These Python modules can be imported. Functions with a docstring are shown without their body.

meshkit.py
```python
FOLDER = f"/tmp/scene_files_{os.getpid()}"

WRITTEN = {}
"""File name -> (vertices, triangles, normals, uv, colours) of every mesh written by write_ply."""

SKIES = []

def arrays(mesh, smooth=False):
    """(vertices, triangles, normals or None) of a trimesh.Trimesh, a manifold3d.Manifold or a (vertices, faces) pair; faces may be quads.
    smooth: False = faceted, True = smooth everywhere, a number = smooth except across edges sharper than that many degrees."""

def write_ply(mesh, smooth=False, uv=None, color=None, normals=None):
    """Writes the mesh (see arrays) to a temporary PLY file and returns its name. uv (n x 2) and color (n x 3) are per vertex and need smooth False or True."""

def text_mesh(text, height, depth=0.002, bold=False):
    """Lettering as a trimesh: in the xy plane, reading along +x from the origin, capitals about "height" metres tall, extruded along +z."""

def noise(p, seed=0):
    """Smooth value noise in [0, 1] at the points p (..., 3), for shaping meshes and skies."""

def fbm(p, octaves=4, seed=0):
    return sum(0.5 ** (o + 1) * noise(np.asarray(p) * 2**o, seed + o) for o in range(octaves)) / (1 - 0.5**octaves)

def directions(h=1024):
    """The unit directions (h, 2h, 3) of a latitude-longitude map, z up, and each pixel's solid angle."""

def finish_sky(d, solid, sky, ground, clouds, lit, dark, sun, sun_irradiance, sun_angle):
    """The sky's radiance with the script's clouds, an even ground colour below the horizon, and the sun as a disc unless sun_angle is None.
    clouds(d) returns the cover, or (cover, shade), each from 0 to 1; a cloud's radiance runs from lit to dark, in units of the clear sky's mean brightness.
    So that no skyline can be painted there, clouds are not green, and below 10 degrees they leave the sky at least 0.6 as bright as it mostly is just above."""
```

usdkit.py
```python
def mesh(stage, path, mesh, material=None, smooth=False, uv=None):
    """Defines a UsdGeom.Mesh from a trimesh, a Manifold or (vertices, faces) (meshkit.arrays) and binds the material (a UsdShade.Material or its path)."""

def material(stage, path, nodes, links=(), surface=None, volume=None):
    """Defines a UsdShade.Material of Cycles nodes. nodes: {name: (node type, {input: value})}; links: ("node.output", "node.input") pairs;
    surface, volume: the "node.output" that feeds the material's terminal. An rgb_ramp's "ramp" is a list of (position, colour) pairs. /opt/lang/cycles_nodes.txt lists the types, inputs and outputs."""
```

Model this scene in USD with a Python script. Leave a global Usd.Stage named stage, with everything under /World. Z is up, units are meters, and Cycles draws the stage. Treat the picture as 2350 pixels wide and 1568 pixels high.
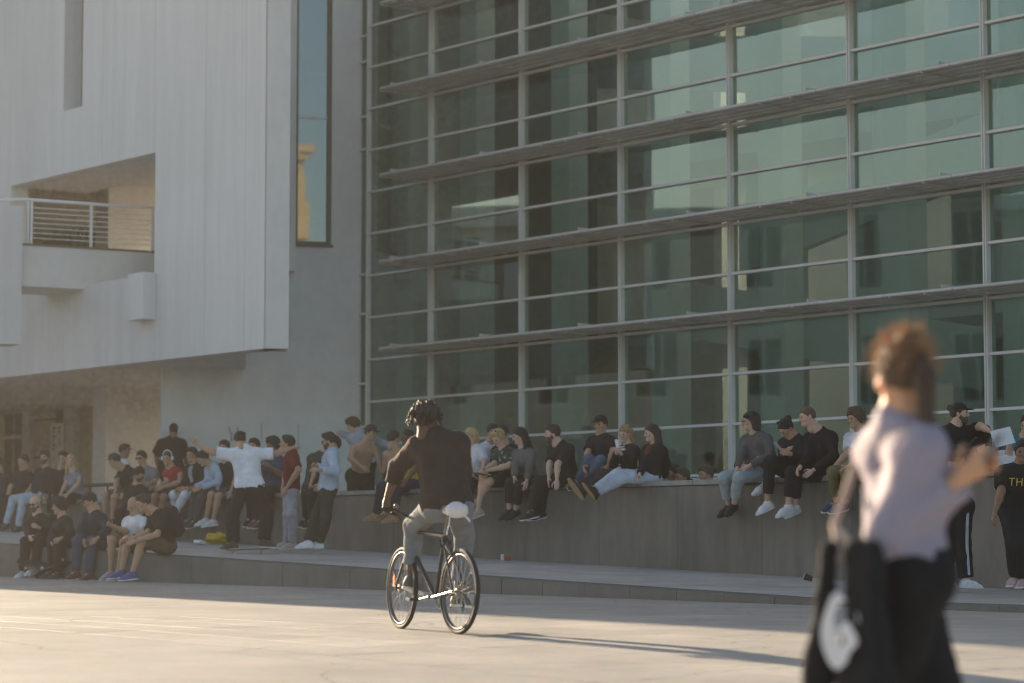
import math, random
import numpy as np
import trimesh
import shapely.geometry as sg
import meshkit, usdkit
from pxr import Usd, UsdGeom, UsdLux, UsdShade, Gf, Sdf

random.seed(7)
RNG = np.random.default_rng(11)
stage = Usd.Stage.CreateInMemory()
UsdGeom.SetStageUpAxis(stage, UsdGeom.Tokens.z)
UsdGeom.SetStageMetersPerUnit(stage, 1.0)
UsdGeom.Xform.Define(stage, '/World')
UsdGeom.Scope.Define(stage, '/World/Looks')
sin, cos, PI = math.sin, math.cos, math.pi
V = lambda *a: np.array(a, float)

# ------------------------------------------------------------------ camera, sky, sun
F_PX, CX, CY = 6000.0, 1175.0, 784.0          # focal length and centre of a 2350 x 1568 view
PITCH = math.atan(484 / F_PX)
EYE = V(0, 0, 0.64)
SUN_AZ, SUN_EL = math.radians(-34.0), math.radians(14.5)
cam = UsdGeom.Camera.Define(stage, '/World/camera')
cam.AddTranslateOp().Set(Gf.Vec3d(*EYE))
cam.AddRotateXOp().Set(90 + math.degrees(PITCH))
cam.CreateHorizontalApertureAttr(36.0)
cam.CreateVerticalApertureAttr(36.0 * 683 / 1024)
cam.CreateFocalLengthAttr(36.0 * F_PX / 2350)
cam.CreateFStopAttr(1.85)
cam.CreateFocusDistanceAttr(28.0)
cam.CreateClippingRangeAttr(Gf.Vec2f(0.05, 5000))
cam.CreateExposureAttr(EXPOSURE := 1.75)

dome = UsdLux.DomeLight.Define(stage, '/World/sky')
sky = usdkit.material(stage, '/World/Looks/sky', {
    's': ('sky_texture', {'sky_type': 'single_scattering', 'sun_disc': False, 'sun_elevation': SUN_EL, 'sun_rotation': SUN_AZ, 'air_density': 1.0, 'aerosol_density': 2.5}),
    'b': ('background_shader', {'strength': 0.06})}, [('s.color', 'b.color')], surface='b.background')
UsdShade.MaterialBindingAPI.Apply(dome.GetPrim()).Bind(sky)
dome.GetPrim().SetCustomDataByKey('kind', 'structure')
sun = UsdLux.DistantLight.Define(stage, '/World/sun')
sun.CreateNormalizeAttr(True)
sun.CreateIntensityAttr(1.25)
sun.CreateAngleAttr(0.6)
sun.CreateColorAttr(Gf.Vec3f(1.0, 0.80, 0.57))
sun.AddRotateZOp().Set(180 - math.degrees(SUN_AZ))
sun.AddRotateXOp().Set(90 - math.degrees(SUN_EL))

# ------------------------------------------------------------------ helpers
_fw, _up = V(0, cos(PITCH), sin(PITCH)), V(0, -sin(PITCH), cos(PITCH))


def ray(px, py):
    return V(1, 0, 0) * ((px - CX) / F_PX) + _fw + _up * ((CY - py) / F_PX)


def at(px, py, Y):
    r = ray(px, py)
    return EYE + r * (Y / r[1])


NIN, UD = V(0.7835, 0.6214, 0), V(0.6214, -0.7835, 0)   # into the building, along it to the right
NIN /= np.linalg.norm(NIN); UD = V(NIN[1], -NIN[0], 0)


def on_d(px, py, d):
    """The point of the vertical plane at distance d (parallel to the facade) that shows at a pixel."""
    r = ray(px, py)
    return EYE + r * (d / (r @ NIN))


def Uof(px, d):
    return float(on_d(px, 1268, d) @ UD)


def FP(U, d, z):
    return UD * U + NIN * d + V(0, 0, z)


RF = np.eye(4); RF[:3, 0], RF[:3, 1], RF[:3, 2] = UD, NIN, (0, 0, 1)


def rot4(cols, t=(0, 0, 0)):
    m = np.eye(4)
    m[:3, 0], m[:3, 1], m[:3, 2] = cols
    m[:3, 3] = t
    return m


def tm(v, f):
    return trimesh.Trimesh(np.asarray(v, float), np.asarray(f), process=False)


def box(x0, x1, y0, y1, z0, z1, M=None):
    b = trimesh.creation.box((x1 - x0, y1 - y0, z1 - z0))
    b.apply_translation(((x0 + x1) / 2, (y0 + y1) / 2, (z0 + z1) / 2))
    if M is not None:
        b.apply_transform(M)
    return b


def cbox(x0, x1, y0, y1, z0, z1, c=0.01, M=None):
    """A box whose edges are chamfered."""
    import itertools
    pts = []
    for sx, sy, sz in itertools.product((0, 1), repeat=3):
        p = [(x0, x1)[sx], (y0, y1)[sy], (z0, z1)[sz]]
        s = [1 - 2 * sx, 1 - 2 * sy, 1 - 2 * sz]
        for k in range(3):
            q = list(p)
            for j in range(3):
                if j != k:
                    q[j] += s[j] * c
            pts.append(q)
    b = trimesh.convex.convex_hull(np.array(pts))
    if M is not None:
        b.apply_transform(M)
    return b


def fbox(U0, U1, d0, d1, z0, z1, c=0):
    U0, U1 = min(U0, U1), max(U0, U1)
    return cbox(U0, U1, d0, d1, z0, z1, c, RF) if c else box(U0, U1, d0, d1, z0, z1, RF)


def cat(*m):
    m = [x for y in m for x in (y if isinstance(y, (list, tuple)) else [y])]
    return trimesh.util.concatenate(m)


def tube(pts, r, n=8, closed=False):
    """A tube through points; r one radius or one per point."""
    P = np.asarray(pts, float)
    R = np.full(len(P), r, float) if np.ndim(r) == 0 else np.asarray(r, float)
    T = np.gradient(P, axis=0) if not closed else np.roll(P, -1, 0) - np.roll(P, 1, 0)
    T /= np.maximum(np.linalg.norm(T, axis=1, keepdims=True), 1e-9)
    a = V(0, 0, 1) if abs(T[0][2]) < 0.9 else V(1, 0, 0)
    rings = []
    for p, t, rr in zip(P, T, R):
        x = np.cross(a, t)
        if np.linalg.norm(x) < 1e-6:
            x = np.cross(V(0, 1, 0), t)
        x /= np.linalg.norm(x)
        y = np.cross(t, x); a = np.cross(x, t) * -1
        a = y
        th = np.arange(n) * 2 * PI / n
        rings.append(p + rr * (np.cos(th)[:, None] * x + np.sin(th)[:, None] * y))
    v = np.vstack(rings); f = []
    m = len(P)
    for i in range(m if closed else m - 1):
        j = (i + 1) % m
        for k in range(n):
            l = (k + 1) % n
            f += [[i * n + k, i * n + l, j * n + l], [i * n + k, j * n + l, j * n + k]]
    if not closed:
        v = np.vstack([v, P[0], P[-1]])
        for k in range(n):
            l = (k + 1) % n
            f += [[m * n, l, k], [m * n + 1, (m - 1) * n + k, (m - 1) * n + l]]
    return tm(v, f)


def lathe(prof, n=20, M=None):
    """Turned round z; prof: (radius, z) from bottom to top."""
    th = np.arange(n) * 2 * PI / n
    v = np.vstack([np.stack([r * np.cos(th), r * np.sin(th), np.full(n, z)], 1) for r, z in prof])
    f = []
    for i in range(len(prof) - 1):
        for k in range(n):
            l = (k + 1) % n
            f += [[i * n + k, i * n + l, (i + 1) * n + l], [i * n + k, (i + 1) * n + l, (i + 1) * n + k]]
    m = tm(v, f)
    if M is not None:
        m.apply_transform(M)
    return m


def extrude(poly, h, M=None):
    m = trimesh.util.concatenate([trimesh.creation.extrude_polygon(g, h, engine='earcut') for g in getattr(poly, 'geoms', [poly])])
    if M is not None:
        m.apply_transform(M)
    return m


_used = {}


def numbered(name, parent='/World'):
    key = f'{parent}/{name}'
    k = _used.get(key, 0)
    _used[key] = k + 1
    return key if k == 0 else f'{key}_{k:03d}'


BASE = {}


def thing(name, label, category, base=(0, 0, 0), group=None, kind=None):
    path = numbered(name)
    x = UsdGeom.Xform.Define(stage, path)
    x.AddTranslateOp().Set(Gf.Vec3d(*map(float, base)))
    BASE[path] = np.asarray(base, float)
    tag(x.GetPrim(), label, category, group, kind)
    return path


def tag(prim, label=None, category=None, group=None, kind=None):
    for k, v in (('label', label), ('category', category), ('group', group), ('kind', kind)):
        if v:
            prim.SetCustomDataByKey(k, v)


def part(parent, name, mesh, mat, smooth=False, label=None, kind=None):
    """A mesh (given in world coordinates) under a thing or a part; returns its path."""
    root = '/'.join(parent.split('/')[:3])
    path = numbered(name, parent)
    v, f, n = meshkit.arrays(mesh, smooth)
    m = usdkit.mesh(stage, path, (v - BASE.get(root, 0), f), mat)
    if n is not None:
        m.CreateNormalsAttr([Gf.Vec3f(*map(float, q)) for q in n]) if len(n) < 0 else m.CreateNormalsAttr(_vt(n))
        m.SetNormalsInterpolation('vertex')
    tag(m.GetPrim(), label, None, None, kind)
    return path


def _vt(a):
    from pxr import Vt
    return Vt.Vec3fArray.FromNumpy(np.ascontiguousarray(a, np.float32))


def single(name, mesh, mat, label=None, category=None, group=None, kind=None, smooth=False):
    path = numbered(name)
    m = usdkit.mesh(stage, path, mesh, mat, smooth=smooth)
    tag(m.GetPrim(), label, category, group, kind)
    return path


# ------------------------------------------------------------------ materials
_mats = {}


def mat(name, color, rough=0.7, metal=0.0, var=0.12, scale=6.0, bump=0.0, bscale=60.0, stretch=(1, 1, 1), spec=0.4, extra=None):
    """Principled surface whose colour varies with noise, with a fine bump."""
    key = f'{name}'
    if key in _mats:
        return _mats[key]
    c = np.asarray(color, float)
    nodes = {'g': ('geometry', {}), 'map': ('mapping', {'scale': stretch}), 'n': ('noise_texture', {'scale': scale, 'detail': 5.0, 'roughness': 0.6}),
             'r': ('rgb_ramp', {'ramp': [(0.25, tuple(c * (1 - var))), (0.75, tuple(np.minimum(c * (1 + var), 0.95)))]}),
             'p': ('principled_bsdf', {'roughness': rough, 'metallic': metal, 'specular_ior_level': spec})}
    links = [('g.position', 'map.vector'), ('map.vector', 'n.vector'), ('n.fac', 'r.fac'), ('r.color', 'p.base_color')]
    if bump:
        nodes['n2'] = ('noise_texture', {'scale': bscale, 'detail': 3.0})
        nodes['bu'] = ('bump', {'strength': bump, 'distance': 0.01})
        links += [('g.position', 'n2.vector'), ('n2.fac', 'bu.height'), ('bu.normal', 'p.normal')]
    if extra:
        nodes['p'][1].update(extra)
    m = usdkit.material(stage, f'/World/Looks/{name}', nodes, links, surface='p.BSDF')
    _mats[key] = m
    return m


def cloth(rgb, rough=0.9):
    rgb = tuple(round(float(x), 3) for x in rgb)
    return mat('cloth_' + '_'.join(str(int(x * 1000)) for x in rgb), rgb, rough, var=0.18, scale=9, bump=0.35, bscale=140, spec=0.2)


def skin(rgb):
    return mat('skin_' + '_'.join(str(int(x * 1000)) for x in rgb), rgb, 0.55, var=0.08, scale=14, spec=0.35)


def hairm(rgb):
    return mat('hair_' + '_'.join(str(int(x * 1000)) for x in rgb), rgb, 0.6, var=0.45, scale=40, bump=0.6, bscale=160, stretch=(1, 1, 0.25), spec=0.4)


def stained(name, c, c2, vs=(1.2, 1.2, 0.06), fine=40.0, rough=0.8, bump=0.08, speckle=0.0):
    """Painted or rendered wall with vertical weathering streaks (they stay put whatever the light)."""
    nodes = {'g': ('geometry', {}), 'map': ('mapping', {'scale': vs}), 'n': ('noise_texture', {'scale': 3.0, 'detail': 8.0, 'roughness': 0.65}),
             'n3': ('noise_texture', {'scale': 0.35, 'detail': 4.0}), 'ma': ('math', {'math_type': 'multiply_add', 'value2': 0.6, 'value3': 0.0}),
             'mb': ('math', {'math_type': 'multiply_add', 'value2': 0.4}),
             'r': ('rgb_ramp', {'ramp': [(0.30, c2), (0.62, c)]}), 'n2': ('noise_texture', {'scale': fine, 'detail': 4.0}),
             'bu': ('bump', {'strength': bump, 'distance': 0.01}), 'p': ('principled_bsdf', {'roughness': rough, 'specular_ior_level': 0.3})}
    links = [('g.position', 'map.vector'), ('map.vector', 'n.vector'), ('g.position', 'n3.vector'), ('n.fac', 'ma.value1'), ('n3.fac', 'mb.value1'),
             ('ma.value', 'mb.value3'), ('mb.value', 'r.fac'), ('g.position', 'n2.vector'), ('n2.fac', 'bu.height'), ('bu.normal', 'p.normal')]
    if speckle:
        nodes['vo'] = ('noise_texture', {'scale': 220.0, 'detail': 2.0})
        nodes['mx'] = ('mix_color', {'blend_type': 'overlay', 'fac': speckle})
        links += [('g.position', 'vo.vector'), ('r.color', 'mx.a'), ('vo.color', 'mx.b'), ('mx.result', 'p.base_color')]
    else:
        links += [('r.color', 'p.base_color')]
    return usdkit.material(stage, f'/World/Looks/{name}', nodes, links, surface='p.BSDF')


WHITE = stained('white_render', (0.64, 0.635, 0.615), (0.535, 0.53, 0.515))
WHITE2 = stained('white_render_smooth', (0.66, 0.65, 0.62), (0.57, 0.56, 0.53), vs=(0.8, 0.8, 0.5))
BEIGE = stained('beige_render', (0.55, 0.49, 0.38), (0.45, 0.40, 0.31))
GRANITE = stained('grey_granite', (0.185, 0.165, 0.138), (0.095, 0.085, 0.071), vs=(1.2, 1.2, 0.25), fine=120, rough=0.6, speckle=0.35)
COPING = stained('coping_granite', (0.31, 0.295, 0.27), (0.13, 0.122, 0.11), vs=(1, 1, 1), fine=120, rough=0.65, speckle=0.35)
KERB = stained('kerb_granite', (0.15, 0.142, 0.13), (0.095, 0.09, 0.08), vs=(1, 1, 0.5), fine=120, rough=0.7, speckle=0.35)
WALK = stained('walk_granite', (0.56, 0.525, 0.485), (0.30, 0.29, 0.27), vs=(0.5, 0.5, 1), fine=90, rough=0.6, speckle=0.25)
ALU = mat('white_aluminium', (0.66, 0.62, 0.58), 0.45, 0.0, var=0.06, scale=3)
LOUV = mat('louver_aluminium', (0.56, 0.525, 0.485), 0.4, 0.1, var=0.1, scale=2)
DARKF = mat('dark_frame', (0.10, 0.095, 0.08), 0.5, var=0.1)
STEEL = mat('bright_steel', (0.55, 0.54, 0.52), 0.3, 0.9, var=0.05)
RUBBER = mat('black_rubber', (0.018, 0.017, 0.016), 0.75, var=0.2, scale=30)
BLACKP = mat('black_paint', (0.02, 0.02, 0.022), 0.35, var=0.1)
WHITEP = mat('white_paint', (0.72, 0.72, 0.71), 0.5, var=0.04)


def pave_mat(name, a, b):
    nodes = {'g': ('geometry', {}), 'n': ('noise_texture', {'scale': 0.7, 'detail': 9.0, 'roughness': 0.62}), 'o': ('object_info', {}),
             'r': ('rgb_ramp', {'ramp': [(0.3, b), (0.7, a)]}), 'hs': ('hsv', {}), 'mr': ('math', {'math_type': 'multiply_add', 'value2': 0.16, 'value3': 0.92}),
             'n2': ('noise_texture', {'scale': 9.0, 'detail': 6.0, 'roughness': 0.7}), 'mx': ('mix_color', {'blend_type': 'overlay', 'fac': 0.3}),
             'n4': ('noise_texture', {'scale': 70.0, 'detail': 5.0}), 'bu': ('bump', {'strength': 0.35, 'distance': 0.012}),
             'dw': ('noise_texture', {'scale': 1.6, 'detail': 4.0}), 'wv': ('vector_math', {'math_type': 'multiply_add', 'vector2': (0.5, 0.5, 0.5)}), 've': ('voronoi_texture', {'feature': 'distance_to_edge', 'scale': 0.33}),
             'lt': ('math', {'math_type': 'less_than', 'value2': 0.0035}), 'sp': ('voronoi_texture', {'scale': 2.1}), 'ls': ('math', {'math_type': 'less_than', 'value2': 0.055}), 'mxx': ('math', {'math_type': 'maximum'}),
             'dk': ('math', {'math_type': 'multiply', 'value2': 0.42}), 'md': ('mix_color', {'blend_type': 'mix', 'b': (0.10, 0.09, 0.08)}),
             'p': ('principled_bsdf', {'roughness': 0.55, 'specular_ior_level': 0.35})}
    links = [('g.position', 'dw.vector'), ('dw.color', 'wv.vector1'), ('g.position', 'wv.vector3'), ('wv.vector', 've.vector'), ('ve.distance', 'lt.value1'), ('g.position', 'sp.vector'), ('sp.distance', 'ls.value1'),
             ('lt.value', 'mxx.value1'), ('ls.value', 'mxx.value2'), ('mxx.value', 'dk.value1'), ('dk.value', 'md.fac'), ('mx.result', 'md.a'), ('g.position', 'n.vector'), ('n.fac', 'r.fac'), ('o.random', 'mr.value1'), ('mr.value', 'hs.value'), ('r.color', 'hs.color'), ('g.position', 'n2.vector'),
             ('hs.color', 'mx.a'), ('n2.color', 'mx.b'), ('md.result', 'p.base_color'), ('g.position', 'n4.vector'), ('n4.fac', 'bu.height'), ('bu.normal', 'p.normal')]
    return usdkit.material(stage, f'/World/Looks/{name}', nodes, links, surface='p.BSDF')


PLAZA = pave_mat('plaza_paving', (0.44, 0.415, 0.38), (0.30, 0.285, 0.26))


def glass_mat(name, tint, refl, k=0.7, base=0.07, rough=0.02):
    """A window pane: lets light through with a tint and mirrors by the view angle."""
    nodes = {'t': ('transparent_bsdf', {'color': tint}), 'g': ('glossy_bsdf', {'color': refl, 'roughness': rough}), 'f': ('layer_weight', {'blend': 0.5}), 'ge': ('geometry', {}),
             'nz': ('noise_texture', {'scale': 0.8, 'detail': 1.0}), 'bu': ('bump', {'strength': 0.06, 'distance': 0.02}),
             'q': ('math', {'math_type': 'power', 'value2': 3.0}), 'm': ('math', {'math_type': 'multiply_add', 'value2': k, 'value3': base, 'use_clamp': True}), 'x': ('mix_closure', {})}
    return usdkit.material(stage, f'/World/Looks/{name}', nodes, [('ge.position', 'nz.vector'), ('nz.fac', 'bu.height'), ('bu.normal', 'g.normal'), ('f.facing', 'q.value1'), ('q.value', 'm.value1'), ('m.value', 'x.fac'), ('t.BSDF', 'x.closure1'), ('g.BSDF', 'x.closure2')], surface='x.closure')


GLASS = glass_mat('green_glass', (0.67, 0.765, 0.725), (0.76, 0.88, 0.84), 0.7, 0.11)
GLASS2 = glass_mat('blue_glass', (0.55, 0.66, 0.67), (0.62, 0.68, 0.68), 0.8, 0.20)
GLASS3 = glass_mat('dark_window_glass', (0.25, 0.28, 0.27), (0.8, 0.85, 0.85), 0.7, 0.05)
# ------------------------------------------------------------------ ground
_yt = np.linspace(-80, 140, 2201)
_sl = np.interp(_yt, [-80, 7.5, 9, 16, 22, 45, 60, 140], [0, 0, 0.04, 0.04, 0.012, 0.012, 0, 0])
_zt = np.concatenate([[0], np.cumsum((_sl[1:] + _sl[:-1]) / 2 * np.diff(_yt))])
_zt -= np.interp(20.5, _yt, _zt)
zp = lambda Y: np.interp(Y, _yt, _zt)

xs = np.concatenate([[-200, -100], np.linspace(-40, 40, 41), [80, 200]])
ys = np.concatenate([[-100, -50], np.linspace(-20, 70, 91), [120, 220]])
gx, gy = np.meshgrid(xs, ys, indexing='ij')
gv = np.stack([gx.ravel(), gy.ravel(), zp(gy.ravel())], 1)
gi = np.arange(len(gv)).reshape(gx.shape)
gf = np.stack([gi[:-1, :-1], gi[1:, :-1], gi[1:, 1:], gi[:-1, 1:]], -1).reshape(-1, 4)
single('plaza', (gv, gf), PLAZA, kind='structure', smooth=True)

D_EDGE, D_LEDGE, D_GLASS, D_WHITE = 19.5, 23.5, 28.7, 24.3
LEDGE_Z, TERR_Z, LEDGE_T = 1.60, 1.30, 0.45
_e = [on_d(*p, D_EDGE) for p in ((400, 1277), (1100, 1325), (1880, 1378))]
_eb = np.polyfit([p @ UD for p in _e], [p[2] for p in _e], 1)
_w = [on_d(*p, D_LEDGE) for p in ((760, 1262), (1300, 1292), (1880, 1328))]
_wb = np.polyfit([p @ UD for p in _w], [p[2] for p in _w], 1)


def z_edge(U):
    p = UD * U + NIN * D_EDGE
    return max(np.polyval(_eb, U), zp(p[1]) + 0.06)


def z_base(U):
    return max(np.polyval(_wb, U), z_edge(U) + 0.03)


def z_walk(U, d):
    return z_edge(U) + (z_base(U) - z_edge(U)) * (d - D_EDGE) / (D_LEDGE - D_EDGE)


def sbox(U0, U1, d0, d1, top, bot, c=0.0):
    """A block between two distances whose top follows top(U, d), its upper edges chamfered."""
    v = []
    for U, d in ((U0, d0), (U1, d0), (U1, d1), (U0, d1)):
        v.append(FP(U, d, bot))
    for U, d in ((U0, d0), (U1, d0), (U1, d1), (U0, d1)):
        v.append(FP(U, d, top(U, d) - c))
    for U, d in ((U0 + c, d0 + c), (U1 - c, d0 + c), (U1 - c, d1 - c), (U0 + c, d1 - c)):
        v.append(FP(U, d, top(U, d)))
    f = [[0, 3, 2, 1], [8, 9, 10, 11]]
    for k in range(4):
        l = (k + 1) % 4
        f += [[k, l, 4 + l, 4 + k], [4 + k, 4 + l, 8 + l, 8 + k]]
    return tm(*meshkit.arrays((np.array(v), np.array(f)))[:2])


U_L, U_R = Uof(-420, D_EDGE), Uof(2900, D_EDGE)
# paving slabs on the near plaza, laid parallel to the building
k = 0
slabU, slabD = 1.20, 0.60
plaza_path = '/World/plaza'
d = 10.2
row = 0
while d < 18.6:
    U = -34.0 + (row % 2) * slabU / 2
    while U < 8:
        c = UD * (U + slabU / 2) + NIN * (d + slabD / 2)
        if 13.5 < c[1] < 24.5 and abs(c[0]) < c[1] * 0.21 + 0.4 and k < 296:
            dz = RNG.uniform(0.0036, 0.0048)
            g = 0.005
            part(plaza_path, 'paving_slab', sbox(U + g, U + slabU - g, d + g, d + slabD - g, lambda a, b: zp((UD * a + NIN * b)[1]) + dz, c[2] - 0.3 if False else zp(c[1]) - 0.04, 0.0015), PLAZA)
            k += 1
        U += slabU
    d += slabD
    row += 1

# the raised walk with its kerb stones
n = 60
Us = np.linspace(U_L - 8, U_R + 8, n)
wv, wf = [], []
for U in Us:
    wv += [FP(U, D_EDGE + 0.40, z_walk(U, D_EDGE + 0.40)), FP(U, D_LEDGE + 0.2, z_walk(U, D_LEDGE + 0.2))]
for i in range(n - 1):
    wf.append([2 * i, 2 * i + 2, 2 * i + 3, 2 * i + 1])
walk = single('raised_walk', (np.array(wv), np.array(wf)), WALK, kind='structure')
U = U_L - 1.2
while U < U_R + 2:
    L = 0.78 + RNG.uniform(-0.02, 0.02)
    dz, dd = RNG.uniform(-0.002, 0.003), RNG.uniform(-0.004, 0.004)
    part(walk, 'kerb_stone', sbox(U + 0.003, U + L - 0.003, D_EDGE + dd, D_EDGE + 0.397, lambda a, b: z_walk(a, b) + dz + 0.002, -0.5, 0.015), KERB)
    U += L

# the long granite wall people sit on
U_LL, U_LR = Uof(-260, D_LEDGE), Uof(2780, D_LEDGE)
ledge = thing('granite_wall', 'long low dark granite wall with a pale coping that people sit on', 'wall', FP((U_LL + U_LR) / 2, D_LEDGE, 0))
part(ledge, 'core', fbox(U_LL, U_LR, D_LEDGE + 0.03, D_LEDGE + LEDGE_T - 0.01, -0.4, LEDGE_Z - 0.075), GRANITE)
U = U_LL
while U < U_LR - 0.1:
    L = min(1.62, U_LR - U)
    part(ledge, 'wall_panel', fbox(U + 0.002, U + L - 0.002, D_LEDGE + RNG.uniform(0, 0.0025), D_LEDGE + 0.028, -0.4, LEDGE_Z - 0.078, 0.003), GRANITE)
    U += L
U = U_LL
while U < U_LR - 0.1:
    L = min(1.62 + RNG.uniform(-0.15, 0.15), U_LR - U)
    part(ledge, 'coping_stone', fbox(U + 0.003, U + L - 0.003, D_LEDGE - 0.025 + RNG.uniform(-0.003, 0.003), D_LEDGE + LEDGE_T, LEDGE_Z - 0.07, LEDGE_Z + RNG.uniform(-0.002, 0.002), 0.008), COPING)
    U += L
# the terrace behind it
single('terrace', fbox(U_LL - 4, U_LR + 2, D_LEDGE + LEDGE_T, D_GLASS + 14, -0.5, TERR_Z), WALK, kind='structure')

# ------------------------------------------------------------------ the museum
MUS = thing('museum_building', 'white modern museum with a gridded green glass front and a cut-out white wall', 'building', FP(0, D_GLASS, TERR_Z))
Um = [Uof(x, D_GLASS) for x in (823, 845, 990)]
W = (Uof(2277, D_GLASS) - Um[2]) / 5
Um += [Um[2] + W * i for i in range(1, 8)]
ROWS = [1.88 + 0.803 * i for i in range(13)]
ZTOP = ROWS[-1]
# vertical bars: pairs of slim posts as in the photograph
for i, U in enumerate(Um):
    w = 0.045 if i < 2 else 0.07
    if i < 2:
        part(MUS, 'mullion', fbox(U - w / 2, U + w / 2, D_GLASS - 0.07, D_GLASS + 0.10, TERR_Z, ZTOP + 0.05, 0.004), ALU)
    else:
        part(MUS, 'mullion', cat(fbox(U - 0.037, U - 0.007, D_GLASS - 0.075, D_GLASS + 0.10, TERR_Z, ZTOP + 0.05, 0.004), fbox(U + 0.007, U + 0.037, D_GLASS - 0.075, D_GLASS + 0.10, TERR_Z, ZTOP + 0.05, 0.004), fbox(U - 0.007, U + 0.007, D_GLASS - 0.04, D_GLASS + 0.1, TERR_Z, ZTOP + 0.05)), ALU)
NARROW = [1.88, 3.02, 3.84, 5.18, 5.93, 8.35, 8.98, 10.05, 10.55, 11.5]
for b in range(len(Um) - 1):
    rows = NARROW if b == 0 else ROWS
    wl = 0.0235 if b < 2 else 0.038
    wr = 0.0235 if b + 1 < 2 else 0.038
    for r, z in enumerate(rows):
        hh = 0.022
        part(MUS, 'transom', fbox(Um[b] + wl, Um[b + 1] - wr, D_GLASS - 0.055, D_GLASS + 0.06, z - hh, z + hh, 0.004), ALU)
        if r + 1 < len(rows):
            tilt = RNG.uniform(-0.0035, 0.0035), RNG.uniform(-0.0035, 0.0035)
            m = box(-0.5, 0.5, -0.005, 0.005, -0.5, 0.5)
            m.apply_scale((Um[b + 1] - Um[b] - wl - wr + 0.02, 1, rows[r + 1] - z - 2 * hh + 0.02))
            m.apply_transform(trimesh.transformations.rotation_matrix(tilt[0], (1, 0, 0)) @ trimesh.transformations.rotation_matrix(tilt[1], (0, 0, 1)))
            m.apply_transform(rot4((UD, NIN, (0, 0, 1)), FP((Um[b] + wl + Um[b + 1] - wr) / 2, D_GLASS + 0.02, (z + rows[r + 1]) / 2)))
            part(MUS, 'pane', m, GLASS)
part(MUS, 'base_wall', fbox(Um[0] - 0.02, Um[-1], D_GLASS - 0.02, D_GLASS + 0.12, TERR_Z, 1.84), WHITE2)

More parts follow.
